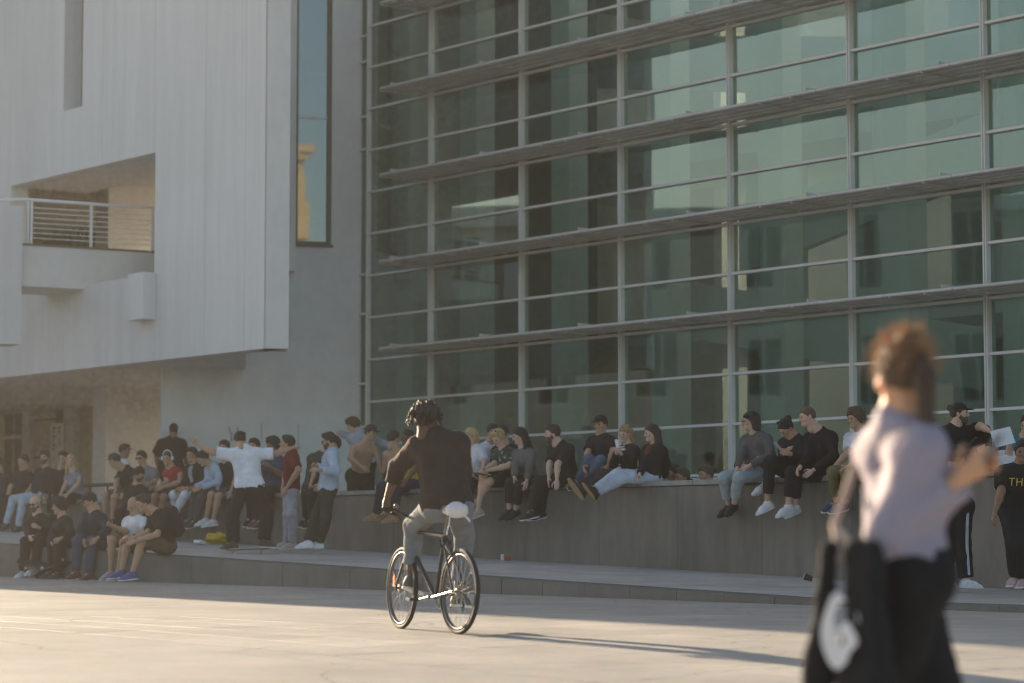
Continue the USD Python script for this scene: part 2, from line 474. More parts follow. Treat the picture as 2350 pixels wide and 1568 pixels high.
# sunshades: at every second bar, one length per bay
LJ = Uof(1108, D_GLASS - 1.02) - Um[3]
for z in ROWS[3::2]:
    zl = z + 0.075
    for b in range(1, len(Um) - 1):
        U0 = Uof(858, D_GLASS - 1.02) if b == 1 else Um[b] + LJ
        U1 = Um[b + 1] + LJ
        f0 = D_GLASS - 0.92
        nose = tube([FP(U0 + 0.006, f0, zl), FP(U1 - 0.006, f0, zl)], 0.026, 10)
        lv = part(MUS, 'sun_louver', nose, LOUV, smooth=35)
        for q in range(4):
            a = f0 + 0.10 + q * 0.215
            M = rot4((UD, NIN, (0, 0, 1)), FP((U0 + U1) / 2, a + 0.075, zl - 0.005 * q))
            M = M @ trimesh.transformations.rotation_matrix(0.07, (1, 0, 0))
            part(lv, 'blade', cbox(-(U1 - U0) / 2 + 0.02, (U1 - U0) / 2 - 0.02, -0.106, 0.106, -0.010, 0.010, 0.003, M), LOUV)
        for Ub in (Um[b + 1] - 0.40, (U0 + U1) / 2 + 0.1):
            part(lv, 'arm', fbox(Ub - 0.012, Ub + 0.012, f0, D_GLASS - 0.05, zl - 0.045, zl - 0.018), LOUV)
        tri = extrude(sg.Polygon([(f0 + 0.02, 0), (f0 + 0.02, 0.05), (D_GLASS - 0.08, 0.02), (D_GLASS - 0.08, 0)]), 0.012)
        tri.apply_transform(rot4((NIN, (0, 0, 1), -UD * -1 if False else np.cross(NIN, (0, 0, 1))), FP(Um[b + 1] - 0.10, 0, zl + 0.034)))
        part(lv, 'bracket', tri, LOUV)

# what shows through the glass: round columns, floors, rear walls, ramps
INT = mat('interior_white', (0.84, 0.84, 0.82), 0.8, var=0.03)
for i, U in enumerate(Um[1:]):
    part(MUS, 'inner_column', fbox(U + 0.10, U + 0.62, D_GLASS + 0.55, D_GLASS + 1.0, TERR_Z, ZTOP, 0.02), INT)
    if i > 1:
        part(MUS, 'inner_pillar', lathe([(0.27, TERR_Z), (0.27, ZTOP)], 20, rot4(np.eye(3), FP(U + W * 0.52, D_GLASS + 2.2, 0))), INT, smooth=True)
segs = [(0.0, 0.36, 5.2), (0.36, 0.62, 4.2), (0.62, 1.0, 6.4)]
for b in range(2, len(Um) - 1):
    for s, (a, e, dep) in enumerate(segs):
        dep += ((b * 7 + s * 3) % 5) * 0.25
        part(MUS, 'rear_wall', fbox(Um[b] + a * W, Um[b] + e * W + 0.02 * s, D_GLASS + dep, D_GLASS + dep + 0.2, TERR_Z, ZTOP + 0.2), INT)
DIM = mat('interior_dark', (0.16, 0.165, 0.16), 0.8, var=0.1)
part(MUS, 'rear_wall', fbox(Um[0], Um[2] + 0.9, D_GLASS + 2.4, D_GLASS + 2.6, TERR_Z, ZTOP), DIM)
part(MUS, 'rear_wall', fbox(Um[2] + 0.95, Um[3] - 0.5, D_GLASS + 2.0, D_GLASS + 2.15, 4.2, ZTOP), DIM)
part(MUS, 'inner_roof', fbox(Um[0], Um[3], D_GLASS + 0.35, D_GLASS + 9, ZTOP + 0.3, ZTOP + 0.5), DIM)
part(MUS, 'inner_side_wall', fbox(Um[0] - 0.3, Um[0], D_GLASS + 0.2, D_GLASS + 9, TERR_Z, 22), INT)
for z in (5.0, 8.3):
    part(MUS, 'floor_slab', fbox(Um[0], Um[-1] + 3, D_GLASS + 3.6, D_GLASS + 9, z - 0.5, z), INT)
#part(MUS, 'ceiling', fbox(Um[0], Um[-1] + 6, D_GLASS + 0.15, D_GLASS + 9, ZTOP + 0.25, ZTOP + 0.6), INT)


def ramp(U0, z0, U1, z1, d, h=1.0):
    m = extrude(sg.Polygon([(U0, z0), (U1, z1), (U1, z1 + h), (U0, z0 + h)]), 0.2)
    m.apply_transform(rot4((UD, (0, 0, 1), np.cross(UD, (0, 0, 1))), FP(0, d, 0)))
    return m


part(MUS, 'ramp_parapet', ramp(Um[4], 5.5, Um[8], 7.6, D_GLASS + 2.9), INT)
part(MUS, 'ramp_parapet', ramp(Um[3], 4.7, Um[6], 3.2, D_GLASS + 3.1), INT)
part(MUS, 'ramp_parapet', ramp(Um[2], 9.6, Um[6], 7.9, D_GLASS + 3.2), INT)
for t in np.linspace(0.05, 0.95, 9):
    U = Um[5] + (Um[8] - Um[5]) * t
    part(MUS, 'handrail_post', tube([FP(U, D_GLASS + 2.85, 6.9 + t * 1.4), FP(U, D_GLASS + 2.85, 8.0 + t * 1.4)], 0.02, 6), WHITEP)
part(MUS, 'handrail', tube([FP(Um[5], D_GLASS + 2.85, 8.0), FP(Um[8], D_GLASS + 2.85, 9.4)], 0.03, 6), WHITEP)
# upper storeys above the frame
part(MUS, 'upper_wall', fbox(Um[0] - 0.3, Um[-1] + 10, D_GLASS - 0.1, D_GLASS + 0.3, ZTOP + 0.06, 12.6), WHITE)
part(MUS, 'side_block', fbox(Um[-1] + 0.02, Um[-1] + 16, D_GLASS - 0.3, D_GLASS + 9, TERR_Z, 22), WHITE)
part(MUS, 'back_block', fbox(Um[0] - 20, Um[-1] + 16, D_GLASS + 12.5, D_GLASS + 14, TERR_Z, 22), WHITE)

# the white wall with its opening, parallel to the glass
def wp(px, py, d=D_WHITE):
    p = on_d(px, py, d)
    return float(p @ UD), float(p[2])


Ur = wp(605, 800)[0]
ZB = wp(605, 800)[1]
Uo, Zo1 = wp(357, 350)
Zo0 = wp(300, 637)[1]
U_far = Ur - 30.0
outer = sg.Polygon([(U_far, ZB), (Ur, ZB), (Ur, 22), (U_far, 22)])
hole = sg.box(Uo - 5.6, Zo0, Uo, Zo1)
Us0, Us1, Zs = wp(145, 300)[0], wp(188, 300)[0], wp(166, 250)[1]
slot = sg.box(Us0, Zs, Us1, 20)
T_W = 0.38
wall = extrude(outer.difference(hole).difference(slot), T_W)
MW = rot4((UD, (0, 0, 1), np.cross(UD, (0, 0, 1))), FP(0, D_WHITE + T_W, 0))
wall.apply_transform(MW)
part(MUS, 'front_wall', wall, WHITE)
for px in (232, 352, 470, 562):
    U = wp(px, 500)[0]
    part(MUS, 'facade_joint', fbox(U - 0.005, U + 0.005, D_WHITE - 0.0015, D_WHITE + 0.01, (Zo1 if px < 356 else ZB) + 0.02, 21.9), mat('joint_grey', (0.46, 0.46, 0.455), 0.9))
part(MUS, 'slot_back', fbox(Us0 - 0.2, Us1 + 0.2, D_WHITE + T_W + 0.003, D_WHITE + T_W + 0.1, Zs - 0.3, 21), WHITE2)
part(MUS, 'opening_soffit', fbox(Uo - 5.6, Uo + 0.3, D_WHITE + T_W + 0.003, D_WHITE + 1.7, Zo1, Zo1 + 0.4), WHITE2)

def back_of(d1, z0, z1, px=645):
    m = extrude(sg.Polygon([(U_far, D_WHITE + T_W + 0.003), (Uof(px, D_WHITE + T_W + 0.003), D_WHITE + T_W + 0.003), (Uof(px, d1), d1), (U_far, d1)]), z1 - z0)
    m.apply_transform(rot4((UD, NIN, (0, 0, 1)), (0, 0, z0)))
    return m


part(MUS, 'underside', back_of(33, ZB + 0.004, ZB + 0.3, 560), WHITE2)
part(MUS, 'upper_floor', back_of(33, ZB + 0.302, Zo0 - 0.06, 560), WHITE2)
# upper body over the opening (keeps the sun off as the real storeys do)
part(MUS, 'upper_body', back_of(33, Zo1 + 0.45, 21.9, 560), WHITE2)
# the short end face, turned towards the viewer
EDIR = V(sin(math.radians(78.6)), cos(math.radians(78.6)), 0)
EPER = V(-EDIR[1], EDIR[0], 0)
ME = lambda p: rot4((EDIR, EPER, (0, 0, 1)), p)
pc = on_d(605, 1268, D_WHITE); pc[2] = 0
part(MUS, 'end_wall', box(0.003, 0.40, 0.0, 0.7, ZB, 22, ME(pc)), WHITE2)
# the wall with the tall window, oblique to the glass
pg = on_d(823, 1268, D_GLASS - 0.03); pg[2] = 0
LW = 3.75
MX = ME(pg - EDIR * LW)


def ex(px, py):
    """Coordinates along / up the oblique wall that show at a pixel."""
    r = ray(px, py); nn = EPER
    o = MX[:3, 3]
    p = EYE + r * (((o - EYE) @ nn) / (r @ nn))
    return float((p - o) @ EDIR), float(p[2])


wx0, wz0 = ex(677, 560); wx1, _ = ex(760, 557)
poly = sg.box(0, TERR_Z - 0.3, LW, 22).difference(sg.box(wx0, wz0, wx1, 16))
m = extrude(poly, 0.3); m.apply_transform(MX @ rot4(((1, 0, 0), (0, 0, 1), (0, -1, 0)), (0, 0.3, 0)))
part(MUS, 'oblique_wall', m, WHITE2)
part(MUS, 'end_wall_rear', box(ex(625, 600)[0], ex(674, 600)[0], -0.30, -0.003, ex(666, 626)[1], 22, MX), WHITE2)
fw = 0.055
win = part(MUS, 'tall_window', cat(box(wx0 + 0.002, wx0 + fw, 0.05, 0.14, wz0, 16, MX), box(wx1 - fw - 0.03, wx1 - 0.002, 0.03, 0.14, wz0, 16, MX), box(wx0 + fw, wx1 - fw - 0.03, 0.05, 0.14, wz0 + 0.002, wz0 + 0.06, MX)), DARKF)
part(win, 'sill', box(wx0 - 0.03, wx1 + 0.03, -0.05, 0.05, wz0 - 0.05, wz0 - 0.002, MX), DARKF)
_, wzm = ex(718, 268)
part(win, 'crossbar', box(wx0 + fw, wx1 - fw - 0.03, 0.06, 0.12, wzm - 0.03, wzm + 0.03, MX), WHITEP)
part(win, 'pane', box(wx0 + fw, wx1 - fw - 0.03, 0.085, 0.095, wz0 + 0.062, wzm - 0.032, MX), GLASS2)
part(win, 'pane', box(wx0 + fw, wx1 - fw - 0.03, 0.085, 0.095, wzm + 0.032, 16, MX), GLASS2)
for py in (158, 492):
    _, zz = ex(718, py)
    part(win, 'inner_bar', box(wx0, wx1, 0.5, 0.56, zz - 0.03, zz + 0.03, MX), WHITEP)
part(MUS, 'window_room', cat(box(wx0 - 0.2, wx1 + 0.2, 1.5, 1.6, wz0 - 0.3, 16, MX), box(wx1 + 0.1, wx1 + 0.2, 0.32, 1.5, wz0 - 0.3, 16, MX)), WHITE2)
# small box spout beside the opening
a0, _ = wp(315, 700); a1, _ = wp(356, 700)
zs0, zs1 = wp(335, 737)[1], wp(335, 630)[1]
part(MUS, 'wall_spout', fbox(a0 + 0.12, a1 + 0.04, D_WHITE - 0.28, D_WHITE - 0.002, zs0, zs1, 0.008), WHITE)
# balcony that pierces the opening
BD = V(sin(math.radians(61)), cos(math.radians(61)), 0); BP = V(-BD[1], BD[0], 0)
pb = on_d(187, 1268, D_WHITE); pb[2] = 0
MB = rot4((BD, BP, (0, 0, 1)), pb)
part(MUS, 'balcony', box(-1.25, 2.4, 0, 0.14, 5.612, 6.379, MB), WHITE2)
part(MUS, 'balcony_coping', box(-1.27, 2.4, -0.02, 0.16, 6.381, 6.416, MB), DARKF)
part(MUS, 'balcony_floor', box(-1.25, 2.4, 0.142, 1.5, 5.614, 5.743, MB), WHITE2)
part(MUS, 'balcony_side', box(-1.25, -1.12, 0.142, 1.5, 5.745, 6.379, MB), WHITE2)
rail = part(MUS, 'balcony_railing', tube([MB[:3, :3] @ V(*q) + pb for q in ((-2.2, 0.9, 7.257), (-1.17, 0.07, 7.257), (2.4, 0.07, 7.257))], 0.032, 8), WHITEP, smooth=True)
for x in (-1.12, -1.05, 0.13, 1.38, 2.33):
    part(rail, 'post', box(x - 0.022, x + 0.022, 0.045, 0.095, 6.419, 7.229, MB), WHITEP)
for kz in range(7):
    z = 6.537 + kz * 0.096
    part(rail, 'rail_bar', tube([MB[:3, :3] @ V(x, 0.07, z) + pb for x in (-1.12, 2.4)], 0.009, 6), WHITEP)
# white pier at the left edge of the opening
part(MUS, 'white_pier', box(-3.3, -1.28, -0.12, 0.5, wp(20, 806, 23.6)[1], 7.098, MB), WHITE)
# deeper dark wall and the pale rear wing seen under and through the white wall
pl, pcn, pr = [at(x, 1268, y)[:2] for x, y in ((209, 55.6), (239, 54.6), (470, 56.0))]
m = extrude(sg.Polygon([pl, pcn, pr, pr + V(0, 1.5), pl + V(0.4, 1.5)]), 12.0); m.apply_translation((0, 0, TERR_Z - 0.5))
part(MUS, 'recess_wall', m, WHITE2)
DB = 31.0
Ub0, Ub1 = Uof(-420, DB), Uof(232, DB)
part(MUS, 'pale_wing', fbox(Ub0, Ub1, DB, DB + 3, 0.5, 14), BEIGE)


def wing(px0, px1, z0, z1, pr, mt, nm, parent=MUS, c=0.0):
    return part(parent, nm, fbox(Uof(px0, DB), Uof(px1, DB), DB - pr, DB - 0.002, z0, z1, c), mt)


zb = lambda py, px=90: wp(px, py, DB)[1]
for x0, x1 in ((59, 76), (158, 180)):
    wing(x0, x1, 1.2, zb(872), 0.16, WHITE2, 'pilaster')
for x0, x1 in ((66, 87), (165, 188)):
    wing(x0, x1, zb(585), 12, 0.14, WHITE2, 'pilaster')
for x0, x1, ztop, bars, v in ((10, 58, zb(885), (zb(910), zb(1000)), 33), (128, 158, zb(866), (zb(894),), 148)):
    f = wing(x0, x1, 1.6 if x0 < 100 else zb(975), ztop, 0.05, GLASS3, 'window')
    part(f, 'backing', fbox(Uof(x0, DB), Uof(x1, DB), DB - 0.0015, DB - 0.0005, 1.7, ztop - 0.01), DARKF)
    for bz in bars + (ztop,):
        wing(x0, x1, bz - 0.04, bz + 0.04, 0.10, WHITEP, 'window_bar', f)
    wing(v - 0.6, v + 0.6, 1.7 if x0 < 100 else zb(975), ztop - 0.05, 0.085, WHITEP, 'window_bar', f)
for py in (888, 965, 1050, 459):
    z = zb(py)
    wing(76, 128, z - 0.02, z + 0.02, 0.012, DARKF, 'wall_joint')
wing(166, 168, zb(585), 12, 0.2, DARKF, 'wall_joint')
wing(53, 54, zb(585), 12, 0.02, DARKF, 'wall_joint')
# banner with upright lettering
ban = part(MUS, 'banner', fbox(Uof(129, DB), Uof(158, DB), DB - 0.20, DB - 0.17, zb(1085), zb(976)), WHITEP)
# (too small in the photograph to read: rows of upright strokes, dark in one column, pale in the other)
for x0, y0, dy, n_, wd, ink in ((134.5, 984, 9.5, 6, 4.6, mat('banner_ink', (0.10, 0.08, 0.13), 0.8)), (147.5, 984, 9.0, 5, 4.2, mat('banner_ink_pale', (0.34, 0.32, 0.38), 0.8))):
    for q in range(n_):
        if ink is _mats.get('banner_ink_pale') and q == 2:
            continue
        z1, z0 = zb(y0 + q * dy), zb(y0 + q * dy + 6.8)
        ua, ub = Uof(x0, DB), Uof(x0 + wd, DB)
        t = 0.035
        bars = [(ua, ua + t, z0, z1), (ub - t, ub, z0, z1), (ua + t, ub - t, (z0 + z1) / 2 - t / 2, (z0 + z1) / 2 + t / 2)]
        if q % 2:
            bars[1] = (ua + t, ub - t, z1 - t, z1)
        part(ban, 'lettering', cat([fbox(u0, u1, DB - 0.2045, DB - 0.2005, w0, w1) for u0, u1, w0, w1 in bars]), ink)
# scrawled marks on the oblique wall
GRAF = mat('grey_marker', (0.30, 0.31, 0.31), 0.8)


def scrawl(pts, w=0.012):
    q = [MX[:3, :3] @ V(ex(*p)[0], -0.004, ex(*p)[1]) + MX[:3, 3] for p in pts]
    return tube(q, w, 5)


part(MUS, 'scrawl', scrawl([(524, 979), (528, 990), (533, 1012)]), GRAF)
part(MUS, 'scrawl', scrawl([(527, 1020), (533, 992), (541, 1003), (545, 979), (547, 1010)], 0.009), GRAF)
part(MUS, 'scrawl', scrawl([(600, 972), (600, 1012)], 0.008), GRAF)
part(MUS, 'scrawl', scrawl([(684, 975), (684, 1016), (690, 1030)], 0.006), GRAF)
# a wing of the museum beyond the left of the frame; its edge casts the long shadow over the walk
SD = V(sin(SUN_AZ), cos(SUN_AZ), 0)
g0 = V(-0.1, 24.2, 0)
pe = g0 + SD * 40.0
part(MUS, 'west_wing', box(0.0, 3.0, 0, 6.5, 0.0, 22, rot4((UD, NIN, (0, 0, 1)), pe * V(1, 1, 0))), WHITE)
part(MUS, 'long_wing', cat(fbox(U_far - 110, U_far - 0.01, 24.6, 28.0, 0, 26), fbox(U_far - 20, U_far - 0.01, 28.003, 44, 0, 12.4)), WHITE)
# thin rail in front of the recess at left
rl = thing('low_rail', 'low dark rail standing behind the seated people below the white wall', 'rail', FP(Uof(235, 24.6), 24.6, TERR_Z))
part(rl, 'bar', tube([FP(Uof(190, 24.6), 24.6, wp(230, 1113, 24.6)[1]), FP(Uof(300, 24.6), 24.6, wp(230, 1113, 24.6)[1])], 0.035, 8), DARKF)
for x in (205, 245, 285):
    part(rl, 'post', tube([FP(Uof(x, 24.6), 24.6, TERR_Z), FP(Uof(x, 24.6), 24.6, wp(230, 1113, 24.6)[1])], 0.02, 6), DARKF)
part(rl, 'base_rail', fbox(Uof(190, 24.6), Uof(300, 24.6), 24.55, 24.65, TERR_Z + 0.25, TERR_Z + 0.38), WHITEP)
# potted shrub on the balcony
sh = thing('potted_shrub', 'small dark potted shrub behind the white balcony railing', 'plant', at(203, 556, 56.5))
pb0 = at(203, 556, 56.5)
part(sh, 'pot', lathe([(0.0, -0.35), (0.10, -0.35), (0.14, -0.02), (0.12, -0.02), (0.0, -0.04)], 14, rot4(np.eye(3), pb0)), mat('terracotta', (0.28, 0.14, 0.08)))
lf = []
for q in range(70):
    c = pb0 + RNG.normal(0, 1, 3) * V(0.12, 0.12, 0.10) + V(0, 0, 0.14)
    a, b = RNG.normal(0, 1, 3), RNG.normal(0, 1, 3)
    a /= np.linalg.norm(a); b = np.cross(a, b); b /= np.linalg.norm(b)
    lf.append(tm([c - a * 0.05, c + b * 0.02, c + a * 0.05, c - b * 0.02], [[0, 1, 2], [0, 2, 3]]))
part(sh, 'leaves', cat(lf), mat('dark_leaf', (0.04, 0.055, 0.025), 0.6), kind='stuff')

# ------------------------------------------------------------------ old building across the plaza (seen in the glass)
OB = thing('old_building', 'old sand coloured building across the plaza, seen only as a reflection in the glass', 'building', (-45, 55, 0))
OX = -45.0
wl = sg.box(34, 0, 80, 12.6)
wins = []
for r in range(3):
    for c in range(12):
        y, z = 36.0 + c * 3.7, 2.0 + r * 3.9
        wins.append(sg.box(y, z, y + 1.3, z + 2.3))
OYZ = rot4(((0, 1, 0), (0, 0, 1), (1, 0, 0)), (OX - 0.3, 0, 0))
part(OB, 'wall', extrude(wl.difference(sg.MultiPolygon(wins)), 0.3, OYZ), stained('old_plaster', (0.58, 0.53, 0.45), (0.44, 0.40, 0.33)))
part(OB, 'rear', box(OX - 12, OX - 0.35, 34, 80, 0, 12.6), BEIGE)
for w in wins:
    y0, z0, y1, z1 = w.bounds
    f = part(OB, 'window', cat(box(OX - 0.2, OX - 0.12, y0, y0 + 0.09, z0, z1), box(OX - 0.2, OX - 0.12, y1 - 0.09, y1, z0, z1), box(OX - 0.2, OX - 0.12, y0 + 0.09, y1 - 0.09, z0, z0 + 0.09), box(OX - 0.2, OX - 0.12, y0 + 0.09, y1 - 0.09, z1 - 0.09, z1), box(OX - 0.2, OX - 0.13, (y0 + y1) / 2 - 0.03, (y0 + y1) / 2 + 0.03, z0 + 0.09, z1 - 0.09)), WHITEP)
    part(f, 'pane', box(OX - 0.19, OX - 0.18, y0 + 0.09, y1 - 0.09, z0 + 0.09, z1 - 0.09), GLASS3)
part(OB, 'cornice', box(OX - 0.1, OX + 0.45, 33.8, 80.2, 12.3, 12.8), WHITE2)

# sandstone tower behind the viewer, in the evening sun (mirrored by the tall window)
def mirrored(px, py, Y):
    r = ray(px, py); nn = EPER
    p = EYE + r * (((MX[:3, 3] - EYE) @ nn) / (r @ nn))
    q = r - 2 * (r @ nn) * nn
    return p + q * ((Y - p[1]) / q[1])


TY = -62.0
t0, t1, tt = mirrored(682, 450, TY), mirrored(711, 450, TY), mirrored(700, 335, TY)
tx0, tx1 = sorted((t0[0], t1[0])); tz = tt[2]
TW = thing('stone_tower', 'narrow golden sandstone tower behind the viewer, seen only as a reflection in the tall window', 'tower', ((tx0 + tx1) / 2, TY, 0))
holes = sg.MultiPolygon([sg.box((tx0 + tx1) / 2 - 0.7, tz - 3.5 - 5.2 * i, (tx0 + tx1) / 2 + 0.7, tz - 0.9 - 5.2 * i) for i in range(5)])
m = extrude(sg.box(tx0, -1, tx1, tz).difference(holes), 0.8); m.apply_transform(rot4(((1, 0, 0), (0, 0, 1), (0, -1, 0)), (0, TY, 0)))
SAND = stained('sandstone', (0.36, 0.275, 0.17), (0.20, 0.15, 0.09), vs=(0.6, 0.6, 0.2))
part(TW, 'front', m, SAND)
part(TW, 'body', box(tx0 + 0.05, tx1 - 0.05, TY - 6, TY - 0.805, -1, tz - 0.05), SAND)
for i in range(3):
    part(TW, 'cornice', box(tx0 - 0.3, tx1 + 0.3, TY - 0.6, TY + 0.35, tz - 0.5 - 10.4 * i, tz - 0.05 - 10.4 * i), SAND)
# ------------------------------------------------------------------ figures: smooth bodies from blended capsules
def unit(v):
    v = np.asarray(v, float)
    return v / max(np.linalg.norm(v), 1e-9)


def surface_nets(Fd, o, h):
    s = Fd < 0
    nx, ny, nz = Fd.shape
    cnt = np.zeros((nx - 1, ny - 1, nz - 1), np.int8)
    for a, b, c in np.ndindex(2, 2, 2):
        cnt += s[a:nx - 1 + a, b:ny - 1 + b, c:nz - 1 + c]
    idx = np.argwhere((cnt > 0) & (cnt < 8))
    if len(idx) == 0:
        return tm(np.zeros((0, 3)), np.zeros((0, 3), int))
    vid = np.full(cnt.shape, -1, np.int64)
    vid[tuple(idx.T)] = np.arange(len(idx))
    corner = {k: Fd[idx[:, 0] + k[0], idx[:, 1] + k[1], idx[:, 2] + k[2]] for k in np.ndindex(2, 2, 2)}
    pos, n = np.zeros((len(idx), 3)), np.zeros(len(idx))
    for k in np.ndindex(2, 2, 2):
        for ax in range(3):
            if k[ax] == 0:
                k2 = tuple(1 if j == ax else k[j] for j in range(3))
                f0, f1 = corner[k], corner[k2]
                m = (f0 < 0) != (f1 < 0)
                t = f0[m] / (f0[m] - f1[m])
                p = np.tile(np.array(k, float), (m.sum(), 1)); p[:, ax] += t
                pos[m] += p; n[m] += 1
    v = (idx + pos / n[:, None]) * h + o
    faces = []
    for ax in range(3):
        sl0 = [slice(None)] * 3; sl1 = [slice(None)] * 3
        sl0[ax] = slice(0, -1); sl1[ax] = slice(1, None)
        ch = s[tuple(sl0)] != s[tuple(sl1)]
        e = np.argwhere(ch)
        u, w = (ax + 1) % 3, (ax + 2) % 3
        ok = (e[:, u] > 0) & (e[:, w] > 0) & (e[:, u] < Fd.shape[u] - 1) & (e[:, w] < Fd.shape[w] - 1)
        e = e[ok]
        q = []
        for du, dw in ((0, 0), (1, 0), (1, 1), (0, 1)):
            c = e.copy(); c[:, u] -= 1 - du; c[:, w] -= 1 - dw
            q.append(vid[tuple(c.T)])
        q = np.stack(q, 1)
        flip = ~s[tuple(e.T)]
        q[flip] = q[flip][:, ::-1]
        faces.append(q)
    q = np.vstack(faces); q = q[(q >= 0).all(1)]
    return tm(v, np.vstack([q[:, [0, 1, 2]], q[:, [0, 2, 3]]]))


class Blob:
    """A signed distance field of blended primitives, made into a mesh."""

    def __init__(self):
        self.p = []

    def cap(self, a, b, ra, rb=None, k=0.04, cuts=()):
        self.p.append(('c', np.asarray(a, float), np.asarray(b, float), ra, ra if rb is None else rb, k, cuts))
        return self

    def ell(self, c, r, k=0.02, R=None, cuts=()):
        self.p.append(('e', np.asarray(c, float), np.asarray(r, float), np.eye(3) if R is None else R, 0, k, cuts))
        return self

    def sub(self, c, r, k=0.01):
        self.p.append(('s', np.asarray(c, float), r, 0, 0, k, ()))
        return self

    def mesh(self, h, cuts=(), grow=0.0):
        lo, hi = np.full(3, 1e9), np.full(3, -1e9)
        for t, a, b, ra, rb, k, _ in self.p:
            if t == 'c':
                m = max(ra, rb) + grow
                lo = np.minimum(lo, np.minimum(a, b) - m); hi = np.maximum(hi, np.maximum(a, b) + m)
            elif t == 'e':
                m = b.max() + grow
                lo = np.minimum(lo, a - m); hi = np.maximum(hi, a + m)
        lo -= 3 * h; hi += 3 * h
        dim = np.ceil((hi - lo) / h).astype(int) + 1
        ax = [lo[i] + np.arange(dim[i]) * h for i in range(3)]
        D = np.full(dim, 0.2, np.float32)
        for t, a, b, ra, rb, k, lc in self.p:
            m = (max(ra, rb) if t == 'c' else (b.max() if t == 'e' else b)) + grow + k + 3 * h
            l, u = (np.minimum(a, b) - m, np.maximum(a, b) + m) if t == 'c' else (a - m, a + m)
            i0 = np.clip(((l - lo) / h).astype(int), 0, dim); i1 = np.clip(((u - lo) / h).astype(int) + 2, 0, dim)
            if (i1 <= i0).any():
                continue
            X, Y, Z = np.meshgrid(*[ax[i][i0[i]:i1[i]].astype(np.float32) for i in range(3)], indexing='ij', sparse=True)
            if t == 'c':
                d = b - a; L = d @ d
                tt = np.clip(((X - a[0]) * d[0] + (Y - a[1]) * d[1] + (Z - a[2]) * d[2]) / max(L, 1e-9), 0, 1)
                q = np.sqrt((X - a[0] - tt * d[0]) ** 2 + (Y - a[1] - tt * d[1]) ** 2 + (Z - a[2] - tt * d[2]) ** 2) - (ra + (rb - ra) * tt) - grow
            elif t == 'e':
                R, r = ra, b + grow
                x, y, z = X - a[0], Y - a[1], Z - a[2]
                e = [(x * R[0, j] + y * R[1, j] + z * R[2, j]) / r[j] for j in range(3)]
                q = (np.sqrt(e[0] ** 2 + e[1] ** 2 + e[2] ** 2) - 1) * r.min()
            else:
                q = np.sqrt((X - a[0]) ** 2 + (Y - a[1]) ** 2 + (Z - a[2]) ** 2) - b
            for cp, cn in lc:
                q = np.maximum(q, (X - cp[0]) * cn[0] + (Y - cp[1]) * cn[1] + (Z - cp[2]) * cn[2])
            sl = tuple(slice(i0[i], i1[i]) for i in range(3))
            o = D[sl]
            if t == 's':
                D[sl] = np.maximum(o, -q)
            else:
                hh = np.maximum(k - np.abs(o - q), 0) / max(k, 1e-6)
                D[sl] = np.minimum(o, q) - hh * hh * k * 0.25
        if cuts:
            X, Y, Z = np.meshgrid(*[a.astype(np.float32) for a in ax], indexing='ij', sparse=True)
            for cp, cn in cuts:
                D = np.maximum(D, (X - cp[0]) * cn[0] + (Y - cp[1]) * cn[1] + (Z - cp[2]) * cn[2])
        return surface_nets(D, lo, h)


def vnorm(m):
    return meshkit.arrays(m, True)[2]


def ruffle(m, amp, freq, seed=0, stretch=(1, 1, 1)):
    """Folds and unevenness pushed along the normals."""
    if len(m.vertices) == 0:
        return m
    n = vnorm(m)
    f = meshkit.fbm(np.asarray(m.vertices) * freq * np.asarray(stretch), 3, seed) - 0.5
    return tm(m.vertices + n * (amp * f)[:, None] * 2, m.faces)


def moved(m, M, flip=False):
    v = np.asarray(m.vertices) @ M[:3, :3].T + M[:3, 3]
    f = np.asarray(m.faces)
    return tm(v, f[:, ::-1] if flip else f)


# ---- head (x right, y forward, z up, origin at mid head)
def head_mesh(female=False):
    b = Blob()
    w = 0.95 if female else 1.0
    b.ell((0, -0.012, 0.03), (0.074 * w, 0.097, 0.093))
    b.cap((0, 0.036, 0.0), (0, 0.046, -0.066), 0.056 * w, (0.036 if female else 0.041), 0.03)
    b.cap((-0.035 * w, 0.0, -0.055), (0, 0.055, -0.085), 0.030, 0.024, 0.03).cap((0.035 * w, 0.0, -0.055), (0, 0.055, -0.085), 0.030, 0.024, 0.03)
    b.cap((-0.034, 0.076, 0.027), (0.034, 0.076, 0.027), 0.014, 0.014, 0.02)
    b.cap((0, 0.088, 0.014), (0, 0.111, -0.022), 0.008, 0.0125, 0.015)
    b.cap((-0.012, 0.094, -0.024), (0.012, 0.094, -0.024), 0.0085, 0.0085, 0.008)
    b.ell((0.040 * w, 0.060, -0.018), (0.024, 0.022, 0.022)).ell((-0.040 * w, 0.060, -0.018), (0.024, 0.022, 0.022))
    b.cap((-0.017, 0.086, -0.048), (0.017, 0.086, -0.048), 0.0075, 0.0075, 0.006).cap((-0.015, 0.084, -0.059), (0.015, 0.084, -0.059), 0.0085, 0.0085, 0.006)
    b.ell((0, 0.074, -0.086), (0.022, 0.018, 0.018))
    for s in (-1, 1):
        b.sub((s * 0.031, 0.103, 0.008), 0.018)
        b.ell((s * 0.077 * w, -0.008, -0.002), (0.010, 0.019, 0.032), 0.008)
    b.cap((0, -0.018, -0.04), (0, -0.036, -0.15), 0.052 if female else 0.058, 0.050 if female else 0.060, 0.03)
    return b.mesh(0.0075)


HEADS = {False: head_mesh(), True: head_mesh(True)}
_eye = trimesh.creation.icosphere(1, 0.012)


def eyes_mesh():
    out = []
    for s in (-1, 1):
        e = _eye.copy(); e.apply_translation((s * 0.031, 0.0825, 0.008)); out.append(e)
    return out


